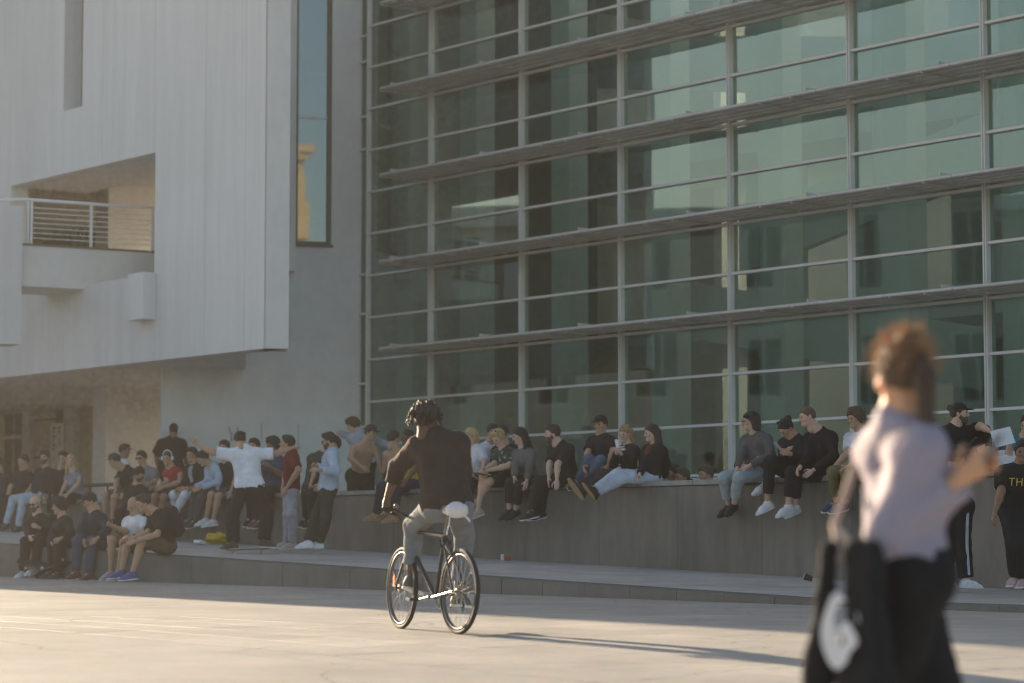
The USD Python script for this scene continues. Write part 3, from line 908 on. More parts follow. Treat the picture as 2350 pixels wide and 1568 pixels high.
EYES = eyes_mesh()
BROWS = cat([tube([(s * 0.016, 0.0925, 0.026), (s * 0.032, 0.0915, 0.031), (s * 0.047, 0.081, 0.027)], [0.004, 0.0045, 0.003], 6) for s in (-1, 1)])
MOUTH = tube([(-0.021, 0.0905, -0.0535), (0, 0.0945, -0.053), (0.021, 0.0905, -0.0535)], [0.002, 0.0035, 0.002], 6)

HAIRLINE = [(V(0, 0.085, 0.073), unit(V(0, 0.85, -0.85)))]      # removes the face side


def hair_mesh(style):
    b = Blob(); h = 0.008
    def skull(g, cuts=HAIRLINE):
        b.ell((0, -0.015, 0.032), (0.074 + g, 0.097 + g, 0.093 + g), 0.01, None, cuts)
    amp, freq = 0.006, 45
    if style == 'buzz':
        skull(0.006); amp = 0.001
    elif style == 'short':
        skull(0.014)
        b.ell((0, 0.045, 0.105), (0.052, 0.045, 0.028), 0.02)
        amp = 0.008
    elif style == 'curly':
        skull(0.030, [(V(0, 0.080, 0.055), unit(V(0, 0.9, -0.75)))])
        b.ell((0, 0.04, 0.115), (0.065, 0.055, 0.035), 0.02); amp, freq = 0.022, 60
    elif style in ('long', 'longcurly'):
        skull(0.016)
        for s in (-1, 1):
            b.cap((s * 0.066, -0.035, 0.03), (s * 0.078, -0.045, -0.12), 0.028, 0.030, 0.03)
            b.cap((s * 0.078, -0.045, -0.12), (s * 0.085, 0.02, -0.26), 0.032, 0.022, 0.03)
        b.cap((0, -0.075, 0.0), (0, -0.10, -0.25), 0.055, 0.050, 0.04)
        b.cap((-0.045, -0.075, 0.0), (-0.055, -0.09, -0.27), 0.045, 0.035, 0.04).cap((0.045, -0.075, 0.0), (0.055, -0.09, -0.27), 0.045, 0.035, 0.04)
        amp, freq = (0.02, 40) if style == 'longcurly' else (0.008, 35)
    elif style == 'bob':
        skull(0.018)
        for s in (-1, 1):
            b.cap((s * 0.065, -0.02, 0.03), (s * 0.072, -0.03, -0.09), 0.030, 0.026, 0.03)
        b.cap((-0.04, -0.075, 0.0), (-0.04, -0.085, -0.11), 0.05, 0.04, 0.04).cap((0.04, -0.075, 0.0), (0.04, -0.085, -0.11), 0.05, 0.04, 0.04)
        amp = 0.012
    elif style == 'bun':
        skull(0.012); b.ell((0, -0.115, 0.075), (0.042, 0.042, 0.042), 0.02)
    elif style == 'topbun':
        skull(0.012); b.ell((0, -0.078, 0.108), (0.050, 0.046, 0.042), 0.02); amp = 0.006
    elif style == 'pony':
        skull(0.012); b.cap((0, -0.11, 0.06), (0, -0.16, -0.04), 0.026, 0.03, 0.03).cap((0, -0.16, -0.04), (0, -0.15, -0.22), 0.032, 0.012, 0.03)
    elif style == 'dreads':
        skull(0.018, [(V(0, 0.080, 0.06), unit(V(0, 0.9, -0.75)))])
        rg = np.random.default_rng(5)
        for i in range(190):
            th = rg.uniform(0, 2 * PI); el = rg.uniform(-0.15, 1.3)
            d0 = V(sin(th) * cos(el), cos(th) * cos(el), sin(el))
            if d0[1] > 0.55 and el < 0.8:
                continue
            p0 = V(0, -0.015, 0.035) + d0 * V(0.083, 0.105, 0.10)
            p1 = p0 + unit(V(d0[0], d0[1] - 0.3, 0.25)) * rg.uniform(0.02, 0.04)
            p2 = p1 + V(d0[0] * 0.03, d0[1] * 0.03 - 0.012, -rg.uniform(0.03, 0.085) * (1.3 if d0[1] < 0 else 0.7))
            b.cap(p0, p1, 0.008, 0.0085, 0.006).cap(p1, p2, 0.0085, 0.006, 0.005)
        amp, freq = 0.006, 90; h = 0.0055
    elif style == 'balding':
        b.ell((0, -0.02, 0.005), (0.079, 0.098, 0.07), 0.01, None, [(V(0, 0.02, 0), unit(V(0, 1, -0.1))), (V(0, 0, 0.035), V(0, 0, 1))]); amp = 0.001
    return ruffle(b.mesh(h), amp, freq, len(style), (1, 1, 0.35) if style in ('long', 'pony', 'bob') else (1, 1, 1))


_hc = {}


def hair_of(style):
    if style not in _hc:
        _hc[style] = hair_mesh(style)
    return _hc[style]


def beard_mesh():
    b = Blob()
    cuts = [(V(0, 0.080, -0.034), unit(V(0, 0.45, 1.0))), (V(0, 0.0, 0), V(0, -1, 0))]
    b.cap((0, 0.036, -0.02), (0, 0.050, -0.074), 0.060, 0.044, 0.03, cuts)
    b.cap((-0.035, 0.0, -0.05), (0, 0.056, -0.09), 0.038, 0.030, 0.03, cuts).cap((0.035, 0.0, -0.05), (0, 0.056, -0.09), 0.038, 0.030, 0.03, cuts)
    b.cap((-0.018, 0.092, -0.040), (0.018, 0.092, -0.040), 0.006, 0.006, 0.006)
    return ruffle(b.mesh(0.0075), 0.004, 60)


BEARD = beard_mesh()


def hat_mesh(kind):
    b = Blob()
    if kind in ('cap', 'capback'):
        s = 1 if kind == 'cap' else -1
        b.ell((0, -0.012, 0.040), (0.087, 0.109, 0.098), 0.01, None, [(V(0, 0, 0.046), V(0, 0.12 * s, -1))])
        b.ell((0, 0.105 * s, 0.052), (0.070, 0.075, 0.009), 0.012)
        b.ell((0, -0.012, 0.139), (0.009, 0.009, 0.006), 0.006)
    elif kind == 'beanie':
        b.ell((0, -0.022, 0.045), (0.088, 0.108, 0.098), 0.01, None, [(V(0, 0.08, 0.058), unit(V(0, 0.42, -1)))])
        b.cap((-0.06, 0.055, 0.062), (0.06, 0.055, 0.062), 0.024, 0.024, 0.03)
    elif kind == 'hat':
        b.ell((0, -0.012, 0.062), (0.084, 0.104, 0.082), 0.01, None, [(V(0, 0, 0.052), V(0, 0, -1))])
        b.ell((0, -0.005, 0.056), (0.135, 0.150, 0.010), 0.012)
    return ruffle(b.mesh(0.0075), 0.002, 30)


def tf(pts, r):
    return tube(pts, r, 8)


_th = np.linspace(-0.1, PI + 0.1, 15)
PHONES = tube([(0.088 * cos(t), -0.01, 0.02 + 0.125 * sin(t)) for t in _th], 0.009, 8)
PHONE_CUPS = cat([lathe([(0.0, -0.016), (0.034, -0.016), (0.038, 0.0), (0.034, 0.016), (0.0, 0.016)], 16, rot4(((0, 1, 0), (0, 0, 1), (1, 0, 0)), (s * 0.092, -0.005, 0.0))) for s in (-1, 1)])
GLASSES = cat([cbox(s * 0.032 - 0.025, s * 0.032 + 0.025, 0.101, 0.106, -0.010, 0.022, 0.002) for s in (-1, 1)] + [cbox(-0.01, 0.01, 0.102, 0.106, 0.012, 0.018, 0.001)] +
              [tube([(s * 0.057, 0.103, 0.014), (s * 0.080, 0.0, 0.014)], 0.0025, 5) for s in (-1, 1)])
RIMS = cat([tube([(s * 0.032 + 0.024 * cos(t), 0.104, 0.006 + 0.017 * sin(t)) for t in np.linspace(0, 2 * PI, 14, endpoint=False)], 0.0025, 5, True) for s in (-1, 1)] + [tube([(s * 0.057, 0.103, 0.010), (s * 0.080, 0.0, 0.014)], 0.0025, 5) for s in (-1, 1)])


# ---- hand: x along the fingers, y towards the thumb, z out of the back of the hand
def hand_mesh(curl):
    b = Blob()
    b.cap((-0.03, 0, 0), (0.02, 0, 0), 0.024, 0.026, 0.02)
    for y in (-0.027, -0.009, 0.009, 0.026):
        b.cap((0.012, y * 0.75, 0), (0.082 - abs(y - 0.005) * 0.3, y, 0.0), 0.0135, 0.0115, 0.014)
    for y, L in ((0.027, 0.070), (0.009, 0.080), (-0.009, 0.074), (-0.027, 0.058)):
        p = V(0.082 - abs(y - 0.005) * 0.3, y, 0); a = 0.25 * curl
        for k, s in enumerate((0.45, 0.30, 0.25)):
            a += curl * (0.55, 0.75, 0.55)[k] * (1.0 + 0.15 * (y < 0))
            q = p + V(cos(a), 0, -sin(a)) * L * s
            b.cap(p, q, 0.0092 - k * 0.001, 0.0085 - k * 0.001, 0.004)
            p = q
    p = V(0.012, 0.022, -0.006)
    for d, L, r in ((unit(V(0.6, 0.75, -0.30)), 0.040, 0.0125), (unit(V(0.85, 0.35, -0.40 - 0.3 * curl)), 0.032, 0.0105), (unit(V(0.95, 0.0, -0.45 - 0.4 * curl)), 0.025, 0.009)):
        q = p + d * L
        b.cap(p, q, r, r * 0.9, 0.006); p = q
    return b.mesh(0.0052)


HAND = {c: hand_mesh(v) for c, v in (('relax', 0.55), ('grip', 1.25), ('flat', 0.12))}


# ---- shoe: x towards the toe, z up, origin at the ankle, sole at z = -0.085
def shoe_mesh():
    b = Blob()
    cut = [(V(0, 0, -0.083), V(0, 0, -1))]
    b.cap((-0.035, 0, -0.045), (0.10, 0, -0.058), 0.043, 0.044, 0.03)
    b.cap((0.10, 0.004, -0.062), (0.165, 0.004, -0.068), 0.043, 0.028, 0.03)
    b.cap((-0.005, 0, -0.005), (0.085, 0, -0.042), 0.040, 0.034, 0.03)
    b.cap((-0.012, 0, -0.03), (0.0, 0, 0.02), 0.044, 0.042, 0.02, [(V(0, 0, 0.02), V(0, 0, 1))])
    return b.mesh(0.010, cut)


def sole_mesh():
    b = Blob()
    b.cap((-0.035, 0, -0.075), (0.10, 0, -0.075), 0.046, 0.047, 0.02).cap((0.10, 0.004, -0.075), (0.168, 0.004, -0.075), 0.046, 0.032, 0.02)
    return b.mesh(0.010, [(V(0, 0, -0.064), V(0, 0, 1)), (V(0, 0, -0.086), V(0, 0, -1))])


SHOE, SOLE = shoe_mesh(), sole_mesh()
LACES = cat([tube([(x, -0.018, z), (x + 0.006, 0, z + 0.006), (x, 0.018, z)], 0.0035, 5) for x, z in ((0.052, 0.010), (0.070, 0.000), (0.088, -0.011), (0.106, -0.021))])

# ------------------------------------------------------------------ people
CROP = {'A': (0.2732, 0, 918), 'B': (0.2732, 367.2, 918), 'C': (0.3748, 795.6, 905.8), 'D': (0.2474, 1009.8, 918), 'E': (0.23414, 1560.6, 887.4), 'F': (0.3121, 2068.5, 887.4), 'G': (0.551, 1774.8, 703.8), 'P': (1, 0, 0)}
SK = {'peach': (0.58, 0.30, 0.17), 'light': (0.52, 0.33, 0.24), 'tan': (0.42, 0.25, 0.16), 'brown': (0.24, 0.13, 0.08), 'dark': (0.13, 0.07, 0.045)}
HC = {'black': (0.018, 0.015, 0.014), 'dark': (0.04, 0.028, 0.02), 'brown': (0.10, 0.06, 0.035), 'blond': (0.42, 0.29, 0.14), 'fair': (0.30, 0.20, 0.10)}
BLACK, NAVY, WHT, GREY = (0.022, 0.021, 0.022), (0.03, 0.035, 0.06), (0.66, 0.65, 0.66), (0.16, 0.15, 0.145)
JEAN, PALEJ, DENIM = (0.20, 0.24, 0.30), (0.42, 0.46, 0.52), (0.09, 0.12, 0.18)
EYEM = mat('eye_dark', (0.05, 0.035, 0.03), 0.2, var=0.02)
LIPM = mat('mouth_line', (0.20, 0.09, 0.07), 0.6, var=0.02)
SOLEW = mat('white_rubber', (0.62, 0.61, 0.58), 0.6, var=0.06)
SOLET = mat('tan_rubber', (0.36, 0.23, 0.12), 0.7, var=0.1)


def fvec(yaw):
    y = math.radians(yaw)
    return V(sin(y), -cos(y), 0)


def solve(p0, px, L, sgn, fwd):
    """The point shown at pixel px that lies a bone's length L from p0; sgn picks nearer to / further along fwd."""
    r = ray(*px)
    # |EYE + r t - p0| = L
    o = EYE - p0
    a, b, c = r @ r, 2 * (r @ o), o @ o - L * L
    disc = b * b - 4 * a * c
    if disc <= 0:
        q = EYE + r * (-b / (2 * a))
        dvec = q - p0
        return q if np.linalg.norm(dvec) < L * 1.18 else p0 + dvec / np.linalg.norm(dvec) * L * 1.18
    ts = [(-b - math.sqrt(disc)) / (2 * a), (-b + math.sqrt(disc)) / (2 * a)]
    qs = [EYE + r * t for t in ts]
    s = [(q - p0) @ fwd for q in qs]
    i = int(np.argmax(s)) if sgn > 0 else int(np.argmin(s))
    return qs[i]


def person(label, crop, H, S, P, d=None, Y=None, yaw=-45, tyaw=None, hyaw=None, hp=8, hroll=0, E=None, Wr=None, K=None, An=None, k=1.0, f=False, skin_='light', hair='short', hc='dark', hat=None, hatc=BLACK,
           top=BLACK, sleeve='short', bottom=BLACK, legs='long', shoe=BLACK, sole='w', beard=False, glasses=False, rims=False, phones=False, open_=None, toe=None, toed=-15, hand=('relax', 'relax'), palm=None, h=0.0175,
           fwd=None, upv=None, es=(1, 1), ws=(1, 1), ks=(1, 1), as_=(-1, -1), lean=0.0, hd=0.03, group=None, topmat=None, fat=0.0, bb=None, shoes=True, baggy=0.0, extra=None, hem=0.07, wrist_dir=None, hseg=True):
    sc, ox, oy = CROP[crop]
    px = lambda q: (q[0] * sc + ox, q[1] * sc + oy)
    hyaw = yaw if hyaw is None else hyaw
    tyaw = yaw if tyaw is None else tyaw
    pel = on_d(*px(P), d) if Y is None else at(*px(P), Y)
    fw = fvec(yaw) if fwd is None else unit(fwd)
    ft = fvec(tyaw) if fwd is None else fw
    # chest: torso length, leaning forward by `lean` metres
    sp = px(S)
    Yc = pel[1] + lean * ft[1]
    che = at(*sp, Yc)
    up_t = unit(che - pel)
    rt = unit(np.cross(ft, up_t if fwd is not None else unit(up_t * 0.3 + V(0, 0, 0.7)))); ft2 = unit(np.cross(up_t, rt))
    che = pel + up_t * np.clip(np.linalg.norm(che - pel), 0.36 * k, 0.56 * k)
    hw = (0.165 if f else 0.185) * k + fat * 0.3
    SH = [che + rt * hw - up_t * 0.062, che - rt * hw - up_t * 0.062]
    HI = [pel + unit(np.cross(fw, V(0, 0, 1)) if fwd is None else rt) * 0.095 * k * s for s in (1, -1)]
    Yh = che[1] + hd * ft2[1]
    hc_ = at(*px(H), Yh)
    neck_b = che + up_t * 0.01
    dv = hc_ - neck_b
    hc_ = neck_b + unit(dv) * np.clip(np.linalg.norm(dv), 0.17 * k, 0.28 * k)
    UA, FA, TH, SHK = 0.29 * k, 0.255 * k, 0.44 * k, 0.43 * k
    EL, WR, KN, AN = [], [], [], []
    for i in (0, 1):
        EL.append(solve(SH[i], px(E[i]), UA, es[i], ft2) if E and E[i] else SH[i] - up_t * UA * 0.95 + rt * (0.05, -0.05)[i])
        WR.append(solve(EL[i], px(Wr[i]), FA, ws[i], ft2) if Wr and Wr[i] else EL[i] + unit(ft2 * 0.9 - up_t * 0.5 + rt * (-0.4, 0.4)[i]) * FA)
        KN.append(solve(HI[i], px(K[i]), TH, ks[i], fw) if K and K[i] else HI[i] + V(0, 0, -TH))
        AN.append(solve(KN[i], px(An[i]), SHK, as_[i], fw) if An and An[i] else KN[i] + V(0, 0, -SHK))
    th = thing('person', label, 'person', (pel[0], pel[1], min(AN[0][2], AN[1][2]) - 0.085), group)
    sk = skin(SK[skin_])
    # ---- body
    b = Blob()
    g = fat
    wf = 0.9 if f else 1.0
    hb = Blob(); b = Blob()
    b.cap(SH[0] - rt * 0.035, SH[1] + rt * 0.035, 0.062 * k + g * 0.5, None, 0.05)
    for i in (0, 1):
        b.cap(che + up_t * 0.035 * k - ft2 * 0.01, SH[i], 0.050 * k, 0.045 * k, 0.05)
    for s in (1, -1):
        b.cap(che + rt * s * 0.085 * k - up_t * 0.10 + ft2 * 0.01, pel + rt * s * 0.06 * wf + up_t * 0.10, (0.105 * wf + g) * k, (0.092 * wf + g) * k, 0.06)
        if f:
            b.ell(che + rt * s * 0.07 - up_t * 0.19 + ft2 * 0.085, (0.062, 0.062, 0.062), 0.04)
    b.cap(HI[0], HI[1], (0.108 + g) * k, None, 0.06).cap(pel + up_t * 0.05, pel + up_t * 0.2, (0.11 + g) * k, None, 0.06)
    b.cap(che - up_t * 0.02, hc_ + (neck_b - hc_) * 0.35, 0.060 if f else 0.068, 0.055 if f else 0.062, 0.04)
    limbs = []
    for i in (0, 1):
        b.cap(SH[i], EL[i], (0.050 if f else 0.056) * k + g * 0.3, (0.038 if f else 0.043) * k, 0.04)
        b.cap(EL[i], EL[i] + (WR[i] - EL[i]) * 0.35, (0.040 if f else 0.044) * k, (0.040 if f else 0.045) * k, 0.03).cap(EL[i] + (WR[i] - EL[i]) * 0.35, WR[i], (0.040 if f else 0.045) * k, 0.027 * k, 0.02)
        b.cap(HI[i], KN[i], (0.088 + g * 0.6) * k, 0.058 * k, 0.05)
        mid = KN[i] + (AN[i] - KN[i]) * 0.33 - fw * 0.012
        b.cap(KN[i], mid, 0.056 * k, 0.057 * k, 0.04).cap(mid, AN[i], 0.056 * k, 0.036 * k, 0.04)
    body = b.mesh(h)
    # head frame
    yv = fvec(hyaw) if fwd is None or upv is None else unit(fwd)
    uv = V(0, 0, 1) if upv is None else unit(upv)
    a = math.radians(hp)
    hf = unit(yv * cos(a) - uv * sin(a)); hu = unit(uv * cos(a) + yv * sin(a)); hr = np.cross(hf, hu)
    rr = math.radians(hroll); hr, hu = hr * cos(rr) + hu * sin(rr), hu * cos(rr) - hr * sin(rr)
    MH = rot4((hr * k, hf * k, hu * k), hc_)
    pieces = [body, moved(HEADS[f], MH)]
    for i in (0, 1):
        x = unit(WR[i] - EL[i]) if not (wrist_dir and wrist_dir[i] is not None) else unit(wrist_dir[i])
        pn = palm[i] if palm and palm[i] is not None else unit(-ft2 * 0.3 - up_t * 0.3 + (-rt if i == 0 else rt) * 0.6)
        z = -pn; z = unit(z - x * (z @ x)); y = np.cross(z, x)
        if i == 0:
            MHd = rot4((x * k, y * k, z * k), WR[i] + x * 0.028 * k); fl = False
            if y @ (ft2 + up_t * 0.5) < -0.2:
                pass
        else:
            MHd = rot4((x * k, -y * k, z * k), WR[i] + x * 0.028 * k); fl = True
        pieces.append(moved(HAND[hand[i]], MHd, fl))
    part(th, 'body', cat(pieces), sk, smooth=True)
    for ey in EYES:
        part(th, 'eye', moved(ey, MH), EYEM, smooth=True)
    part(th, 'mouth', moved(MOUTH, MH), LIPM, smooth=True)
    hm = hairm(HC[hc])
    part(th, 'eyebrows', moved(BROWS, MH), hm, smooth=True)
    if hair:
        part(th, 'hair', moved(hair_of(hair), MH), hm, smooth=True)
    if beard:
        part(th, 'beard', moved(BEARD, MH), hairm((0.07, 0.045, 0.032) if hc != 'dark' else (0.085, 0.055, 0.038)), smooth=True)
    if hat:
        part(th, {'cap': 'cap', 'capback': 'cap', 'beanie': 'beanie', 'hat': 'brimmed_hat'}[hat], moved(hat_of(hat), MH), cloth(hatc), smooth=True)
    if glasses:
        part(th, 'sunglasses', moved(GLASSES, MH), mat('sunglass_lens', (0.012, 0.012, 0.012), 0.12, var=0.01))
    if rims:
        part(th, 'glasses', moved(RIMS, MH), BLACKP)
    if phones:
        q = part(th, 'headphones', moved(PHONES, MH), WHITEP, smooth=True)
        part(q, 'ear_cup', moved(PHONE_CUPS, MH), WHITEP, smooth=40)
    # ---- top
    seed = int(abs(H[0] * 7 + H[1])) % 97
    if top is not None:
        t = Blob(); e = 0.017 + baggy
        t.cap(SH[0] - rt * 0.03, SH[1] + rt * 0.03, 0.064 * k + g * 0.5, None, 0.05)
        for i in (0, 1):
            t.cap(che + up_t * 0.018 * k - ft2 * 0.01, SH[i], 0.050 * k, 0.046 * k, 0.05)
        for s in (1, -1):
            t.cap(che + rt * s * 0.085 * k - up_t * 0.10 + ft2 * 0.01, pel + rt * s * 0.065 * wf + up_t * 0.06, (0.106 * wf + g) * k, (0.104 * wf + g) * k, 0.06)
            if f:
                t.ell(che + rt * s * 0.07 - up_t * 0.19 + ft2 * 0.085, (0.062, 0.062, 0.062), 0.05)
        t.cap(HI[0] + up_t * 0.02, HI[1] + up_t * 0.02, (0.112 + g) * k, None, 0.06).cap(pel + up_t * 0.05, pel + up_t * 0.2, (0.112 + g) * k, None, 0.06)
        fr = {'short': 0.80, 'long': 2.0, 'none': 0.0, 'three': 1.55}[sleeve]
        for i in (0, 1):
            ax = unit(EL[i] - SH[i])
            if fr == 0:
                continue
            if fr <= 1:
                q = SH[i] + (EL[i] - SH[i]) * fr
                t.cap(SH[i], q + ax * 0.03, (0.056 if f else 0.062) * k + g * 0.3, (0.052 if f else 0.058) * k + baggy * 0.6, 0.04, [(q, ax)])
            else:
                t.cap(SH[i], EL[i], (0.053 if f else 0.060) * k + g * 0.3, 0.047 * k, 0.04)
                a2 = unit(WR[i] - EL[i]); q = EL[i] + (WR[i] - EL[i]) * (0.93 if fr > 1.9 else fr - 1)
                t.cap(EL[i], q + a2 * 0.02, 0.047 * k, 0.034 * k, 0.03, [(q, a2)])
        cuts = [(pel - up_t * hem, -up_t)]
        m = ruffle(t.mesh(h, cuts, e), 0.011, 8.5, seed)
        if h < 0.015:
            m = ruffle(m, 0.006, 24, seed + 9, (1, 1, 0.55))
        part(th, {'short': 'shirt', 'long': 'sweater', 'none': 'tank_top', 'three': 'shirt'}[sleeve], m, topmat or cloth(top), smooth=True)
        if open_ is not None:     # the shirt seen between the open fronts of a jacket
            bm = Blob().cap(che - up_t * 0.06 + ft2 * 0.075, pel + up_t * 0.06 + ft2 * 0.085, 0.075 * k, 0.085 * k, 0.03)
            part(th, 'inner_shirt', ruffle(bm.mesh(h), 0.006, 9, seed), open_ if not isinstance(open_, tuple) else cloth(open_), smooth=True)
    # ---- bottom
    if bottom is not None:
        baggy = baggy if bb is None else bb
        t = Blob(); e = 0.014 + baggy * 0.5
        wc_ = [(pel + up_t * 0.09, up_t)]
        t.cap(HI[0], HI[1], (0.110 + g) * k, None, 0.06).cap(pel, pel + up_t * 0.10, (0.11 + g) * k, None, 0.06, wc_)
        for i in (0, 1):
            if legs == 'long':
                a2 = unit(AN[i] - KN[i]); q = KN[i] + (AN[i] - KN[i]) * 0.93
                mid = KN[i] + (AN[i] - KN[i]) * 0.33 - fw * 0.010
                t.cap(HI[i], KN[i], (0.090 + g * 0.6) * k, 0.062 * k, 0.05).cap(KN[i], mid, 0.060 * k, 0.060 * k + baggy * 0.5, 0.04).cap(mid, q + a2 * 0.03, 0.060 * k + baggy * 0.5, 0.046 * k + baggy, 0.03, [(q, a2)])
            elif legs == 'crop':
                a2 = unit(AN[i] - KN[i]); q = KN[i] + a2 * (np.linalg.norm(AN[i] - KN[i]) - 0.12)
                t.cap(HI[i], KN[i], (0.090 + g * 0.6) * k, 0.062 * k, 0.05).cap(KN[i], q + a2 * 0.03, 0.060 * k, 0.050 * k + baggy, 0.03, [(q, a2)])
            else:
                a2 = unit(KN[i] - HI[i]); q = HI[i] + (KN[i] - HI[i]) * 0.88
                t.cap(HI[i], q + a2 * 0.03, (0.092 + g * 0.6) * k, 0.072 * k + baggy * 0.5, 0.05, [(q, a2)])
        m = ruffle(t.mesh(h, (), e + 0.004), 0.010, 9.5, seed + 3)
        if h < 0.015:
            m = ruffle(m, 0.005, 26, seed + 8, (0.7, 0.7, 1))
        part(th, 'shorts' if legs == 'short' else 'trousers', m, cloth(bottom), smooth=True)
    # ---- shoes
    if shoes:
        for i in (0, 1):
            ty = fw if toe is None else fvec(toe if np.ndim(toe) == 0 else toe[i])
            td = math.radians(toed if np.ndim(toed) == 0 else toed[i])
            x = unit(ty * cos(td) + V(0, 0, 1) * sin(td))
            if fwd is not None:
                x = unit(fw + unit(AN[i] - KN[i]) * 0.3)
            z = unit(KN[i] - AN[i]); z = unit(z - x * (z @ x))
            if abs(td) < 0.2 and fwd is None:
                z = unit(V(0, 0, 1) - x * x[2])
            y = np.cross(z, x)
            M = rot4((x * k * 1.08, y * k * 1.08, z * k * 1.08), AN[i])
            s_ = part(th, 'shoe', moved(SHOE, M), mat('shoe_' + '_'.join(str(int(c * 1000)) for c in shoe), shoe, 0.7, var=0.2, scale=25, bump=0.3), smooth=True)
            if sole:
                part(s_, 'sole', moved(SOLE, M), SOLET if sole == 't' else SOLEW, smooth=35)
                part(s_, 'laces', moved(LACES, M), SOLEW if max(shoe) < 0.4 else cloth(GREY), smooth=True)
    out = dict(path=th, pel=pel, che=che, rt=rt, up=up_t, ft=ft2, SH=SH, EL=EL, WR=WR, KN=KN, AN=AN, head=hc_, MH=MH, k=k)
    return out


_hats = {}


def hat_of(kind):
    if kind not in _hats:
        _hats[kind] = hat_mesh(kind)
    return _hats[kind]
LD = 23.62          # distance of a seated pelvis on the coping
G_L = 'people sitting on the granite wall'
PEOPLE = {}
# --- far left, on the wall
person('person in a dark jacket cut off by the left edge of the picture', 'A', (-25, 530), (-15, 640), (-25, 830), LD, yaw=-50, K=[(-150, 860), (-100, 870)], An=[(-170, 1070), (-130, 1080)], hc='black', top=NAVY, sleeve='long', group=None)
person('person in a plain black tee, second from the left end of the wall', 'A', (195, 515), (195, 610), (165, 820), LD, yaw=-35, hyaw=-50, K=[(20, 850), (70, 870)], An=[(0, 1060), (50, 1070)], E=[(90, 730), (270, 730)], Wr=[(60, 830), (180, 830)], skin_='tan', top=(0.02, 0.021, 0.025))
person('bearded person in a dark jacket and pale blue jeans sitting on the wall at left', 'A', (373, 482), (385, 590), (340, 805), LD, yaw=-40, hyaw=-15, K=[(110, 835), (190, 850)], An=[(45, 1060), (150, 1075)], E=[(290, 720), (470, 720)], Wr=[(300, 800), (410, 810)], skin_='tan', hc='black', beard=True, glasses=False, top=(0.022, 0.026, 0.032), sleeve='long', bottom=PALEJ, shoe=(0.05, 0.05, 0.06))
person('dark haired person mostly hidden behind the long haired blond person', 'A', (532, 490), (500, 605), (480, 805), LD + 0.15, yaw=-20, K=[(430, 870), (460, 880)], An=[(420, 1010), (450, 1020)], hc='black', skin_='tan', top=BLACK, sleeve='long')
person('blond long haired person in a grey sleeveless top with bare arms at left', 'A', (592, 512), (612, 625), (640, 815), LD - 0.05, yaw=-35, hyaw=0, E=[(545, 720), (660, 700)], Wr=[(510, 790), (570, 790)], K=[(470, 830), (520, 850)], An=[(440, 1000), (480, 1020)], k=0.93, f=True, hair='long', hc='blond', top=(0.22, 0.21, 0.24), sleeve='none', bottom=BLACK, shoe=BLACK)
# --- on the step, near left
SD_ = 19.72
person('bald person with sunglasses and white shoes crouched on the step beside a skateboard', 'A', (298, 872), (315, 985), (335, 1215), SD_, yaw=-35, hyaw=-30, hp=15, E=[(240, 1110), (400, 1110)], Wr=[(250, 1150), (330, 1075)], K=[(215, 1190), (340, 1150)], An=[(190, 1455), (275, 1465)], skin_='light', hair='balding', hc='dark', glasses=True, beard=True, top=BLACK, sleeve='long', shoe=WHT, toed=-5)
person('person with dark curly hair seen in profile, dressed in black, on the step', 'A', (500, 895), (525, 1005), (550, 1215), SD_, yaw=-60, hyaw=-85, E=[(440, 1120), (600, 1120)], Wr=[(430, 1180), (520, 1160)], K=[(440, 1180), (495, 1190)], An=[(425, 1455), (480, 1465)], skin_='tan', hair='curly', hc='black', top=BLACK, sleeve='long', bottom=(0.03, 0.03, 0.035), shoe=(0.04, 0.04, 0.05), toed=-5)
person('person in a black and white cap and navy jacket leaning forward on the step', 'A', (755, 850), (790, 960), (800, 1215), SD_, yaw=-45, hyaw=-70, hp=28, E=[(680, 1090), (900, 1090)], Wr=[(700, 1180), (820, 1160)], K=[(650, 1185), (770, 1190)], An=[(640, 1458), (750, 1468)], skin_='tan', hc='black', hat='cap', hatc=BLACK, top=(0.022, 0.03, 0.05), sleeve='long', bottom=(0.05, 0.07, 0.11), shoe=(0.12, 0.05, 0.05), toed=-5, lean=0.12, extra=None)
person('balding person in a white tee looking down between two friends on the step', 'A', (1125, 885), (1135, 995), (1150, 1210), SD_ + 0.1, yaw=-45, hyaw=-40, hp=38, E=[(1050, 1110), (1220, 1110)], Wr=[(950, 1060), (1090, 1170)], K=[(935, 1175), (1040, 1190)], An=[(930, 1455), (990, 1462)], skin_='tan', hair='balding', hc='dark', top=WHT, bottom=(0.14, 0.10, 0.06), legs='short', shoe=(0.35, 0.30, 0.30), toed=-5, lean=0.1)
b6 = person('person in black tee, shorts and blue shoes wearing a backpack on the step', 'A', (1205, 868), (1320, 960), (1390, 1225), SD_ - 0.1, yaw=-60, hyaw=-65, hp=20, E=[(1240, 1120), (1320, 1130)], Wr=[(1095, 1170), (1110, 1195)], K=[(1045, 1165), (1185, 1185)], An=[(1020, 1445), (1110, 1460)], skin_='tan', hc='dark', top=BLACK, bottom=(0.10, 0.075, 0.05), legs='short', shoe=(0.07, 0.085, 0.24), toe=-80, toed=-5, lean=0.15)
